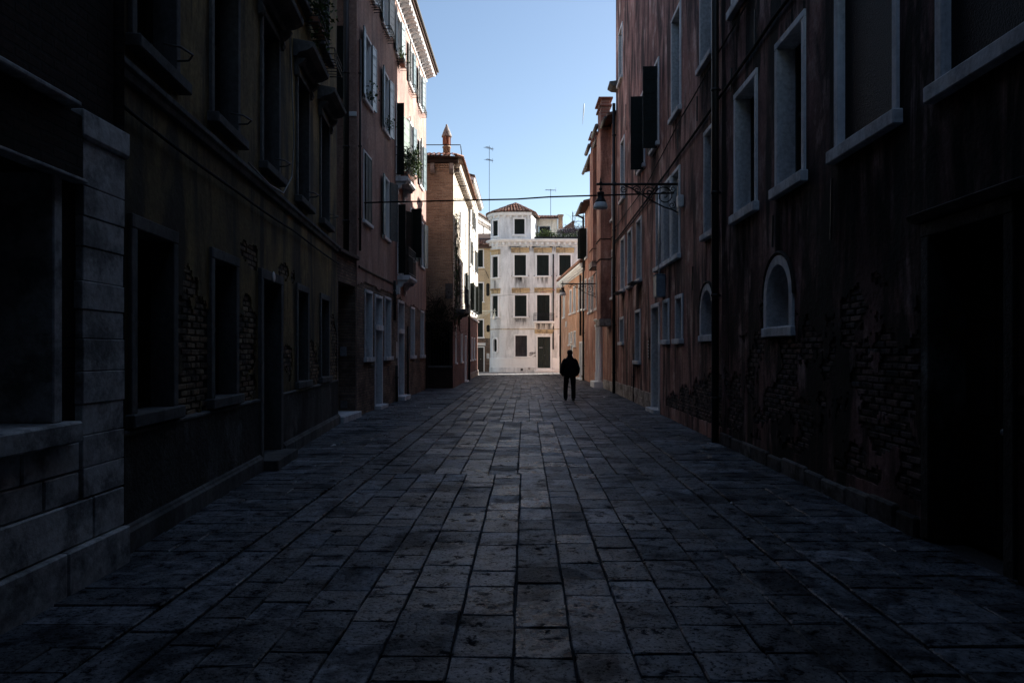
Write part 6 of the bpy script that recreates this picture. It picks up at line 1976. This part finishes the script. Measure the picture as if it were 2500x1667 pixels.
for sx in (-1, 1):
    limb(bd, legs[sx])
    x_, y_, z_ = legs[sx][-1][:3]
    limb(bd, [(x_, y_ - 0.06, z_ - 0.04, 0.035, 0.03), (x_ + sx * 0.005, y_ + 0.04, z_ - 0.05, 0.04, 0.032), (x_ + sx * 0.015, y_ + 0.15, z_ - 0.065, 0.042, 0.02)], 10)
# face: brow, nose and chin on the far side of the head
limb(bd, [(0, 0.118, 1.625, 0.010, 0.010), (0, 0.135, 1.590, 0.013, 0.012), (0, 0.128, 1.575, 0.016, 0.010)], 8)
limb(bd, [(-0.03, 0.112, 1.55, 0.010, 0.010), (0, 0.122, 1.548, 0.012, 0.011), (0.03, 0.112, 1.55, 0.010, 0.010)], 8)
put('body', fused('body', bd, 'skin', 0.0075, 2), mwP, person)
for sx in (-1, 1):
    put('eye', cached('eye', lambda: MB().lathe([(0.002, -0.008), (0.010, -0.004), (0.010, 0.004), (0.002, 0.008)], 8).mesh('eye', 'plastic_white', 0, True)), mwP @ T((sx * 0.032, 0.108, 1.612)), person)
hr = MB()
limb(hr, [(0, 0.01, 1.728, 0.03, 0.03), (0, 0.008, 1.718, 0.070, 0.080), (0, 0.004, 1.67, 0.097, 0.108), (0, -0.006, 1.615, 0.097, 0.104), (0, -0.022, 1.565, 0.078, 0.075), (0, -0.032, 1.53, 0.060, 0.045)])
put('hair', fused('hair', hr, 'hair', 0.008, 2), mwP, person)
jk = MB()
limb(jk, [(0, 0.005, 1.545, 0.088, 0.085), (0, 0.0, 1.49, 0.092, 0.090), (0, 0, 1.455, 0.125, 0.100), (0, 0, 1.40, 0.180, 0.125), (0, -0.005, 1.30, 0.208, 0.148), (0, -0.005, 1.12, 0.205, 0.150), (0, 0.0, 0.98, 0.205, 0.150), (0, 0.0, 0.86, 0.212, 0.152), (0, 0.0, 0.835, 0.205, 0.145)], 20)
for sx in (-1, 1):
    limb(jk, [(sx * 0.13, 0, 1.395, 0.078, 0.090), (sx * 0.195, -0.005, 1.325, 0.078, 0.088), (sx * 0.242, -0.03, 1.20, 0.070, 0.076), (sx * 0.280, -0.05, 1.08, 0.064, 0.068), (sx * 0.280, 0.01, 0.98, 0.060, 0.064), (sx * 0.245, 0.09, 0.895, 0.052, 0.055), (sx * 0.215, 0.13, 0.86, 0.05, 0.05)])
put('jacket', fused('jacket', jk, 'jacket', 0.010, 3), mwP, person)
tr = MB()
limb(tr, [(0, 0, 0.98, 0.17, 0.125), (0, 0, 0.86, 0.175, 0.130), (0, 0.0, 0.79, 0.165, 0.12)], 18)
tl = {-1: [(-0.092, 0.0, 0.88, 0.100, 0.115), (-0.116, 0.04, 0.70, 0.094, 0.105), (-0.130, 0.09, 0.48, 0.080, 0.090), (-0.138, 0.10, 0.28, 0.077, 0.088), (-0.134, 0.10, 0.12, 0.074, 0.088), (-0.130, 0.10, 0.075, 0.066, 0.085)],
      1: [(0.092, 0.0, 0.88, 0.100, 0.115), (0.112, 0.0, 0.70, 0.094, 0.105), (0.118, -0.02, 0.48, 0.080, 0.088), (0.114, -0.09, 0.30, 0.076, 0.088), (0.106, -0.15, 0.13, 0.076, 0.088), (0.105, -0.165, 0.085, 0.070, 0.084)]}
for sx in (-1, 1):
    limb(tr, tl[sx])
put('trousers', fused('trousers', tr, 'trousers', 0.010, 2), mwP, person)
for sx, (x_, y_, tilt) in ((-1, (-0.128, 0.10, 0.0)), (1, (0.100, -0.165, 0.0))):
    sh_ = MB()
    limb(sh_, [(x_, y_ - 0.085, 0.05, 0.036, 0.044), (x_, y_ - 0.03, 0.052, 0.046, 0.046), (x_ + sx * 0.006, y_ + 0.06, 0.046, 0.050, 0.040), (x_ + sx * 0.016, y_ + 0.15, 0.036, 0.050, 0.030), (x_ + sx * 0.018, y_ + 0.195, 0.030, 0.030, 0.022)])
    limb(sh_, [(x_, y_ - 0.02, 0.05, 0.046, 0.06), (x_, y_ - 0.02, 0.13, 0.046, 0.055)])
    put('shoe', fused('shoe', sh_, 'shoe', 0.008, 1), mwP, person)

# short contrail high above the chimney house
c0 = Vector((0.1005, 1.0, 0.345)) * 2200
c1 = Vector((0.0985, 1.0, 0.316)) * 2200
tag(put('contrail', MB().tube([c0, c0.lerp(c1, 0.3), c0.lerp(c1, 0.7), c1], [1.6, 2.0, 1.2, 0.3], 10).mesh('contrail', 'contrail', 0, True)), 'short thin white contrail in the blue sky left of the red house roof', 'contrail')

# ------------------------------------------------------------------ litter on the paving
lr = random.Random(19)
for (x, y, s, lab) in ((-3.18, 12.75, 0.055, 'crumpled scrap of white paper on the paving before the ochre house'), (-1.74, 8.02, 0.022, 'tiny white paper scrap on the left half of the near paving'),
                       (2.45, 8.0, 0.020, 'tiny white scrap lying on the dark right side paving'), (-2.45, 21.2, 0.05, 'white paper scrap by the pink house doorway'), (3.35, 26.0, 0.05, 'white scrap at the foot of the red house plinth')):
    mb = MB()
    vs = []
    for k in range(9):
        a = k * 0.7
        vs.append((s * lr.uniform(0.5, 1.2) * math.cos(a), s * lr.uniform(0.5, 1.2) * math.sin(a), s * lr.uniform(0.05, 0.6)))
    vs.append((0, 0, s * 0.7))
    mb.add(vs, [(k, (k + 1) % 9, 9) for k in range(9)])
    mb.add([(v[0], v[1], v[2] - 0.004) for v in vs], [((k + 1) % 9, k, 9) for k in range(9)])
    tag(put('paper_scrap', mb.mesh('paper_scrap', 'paper'), T((x, y, 0.004))), lab, 'litter', 'litter on the paving')
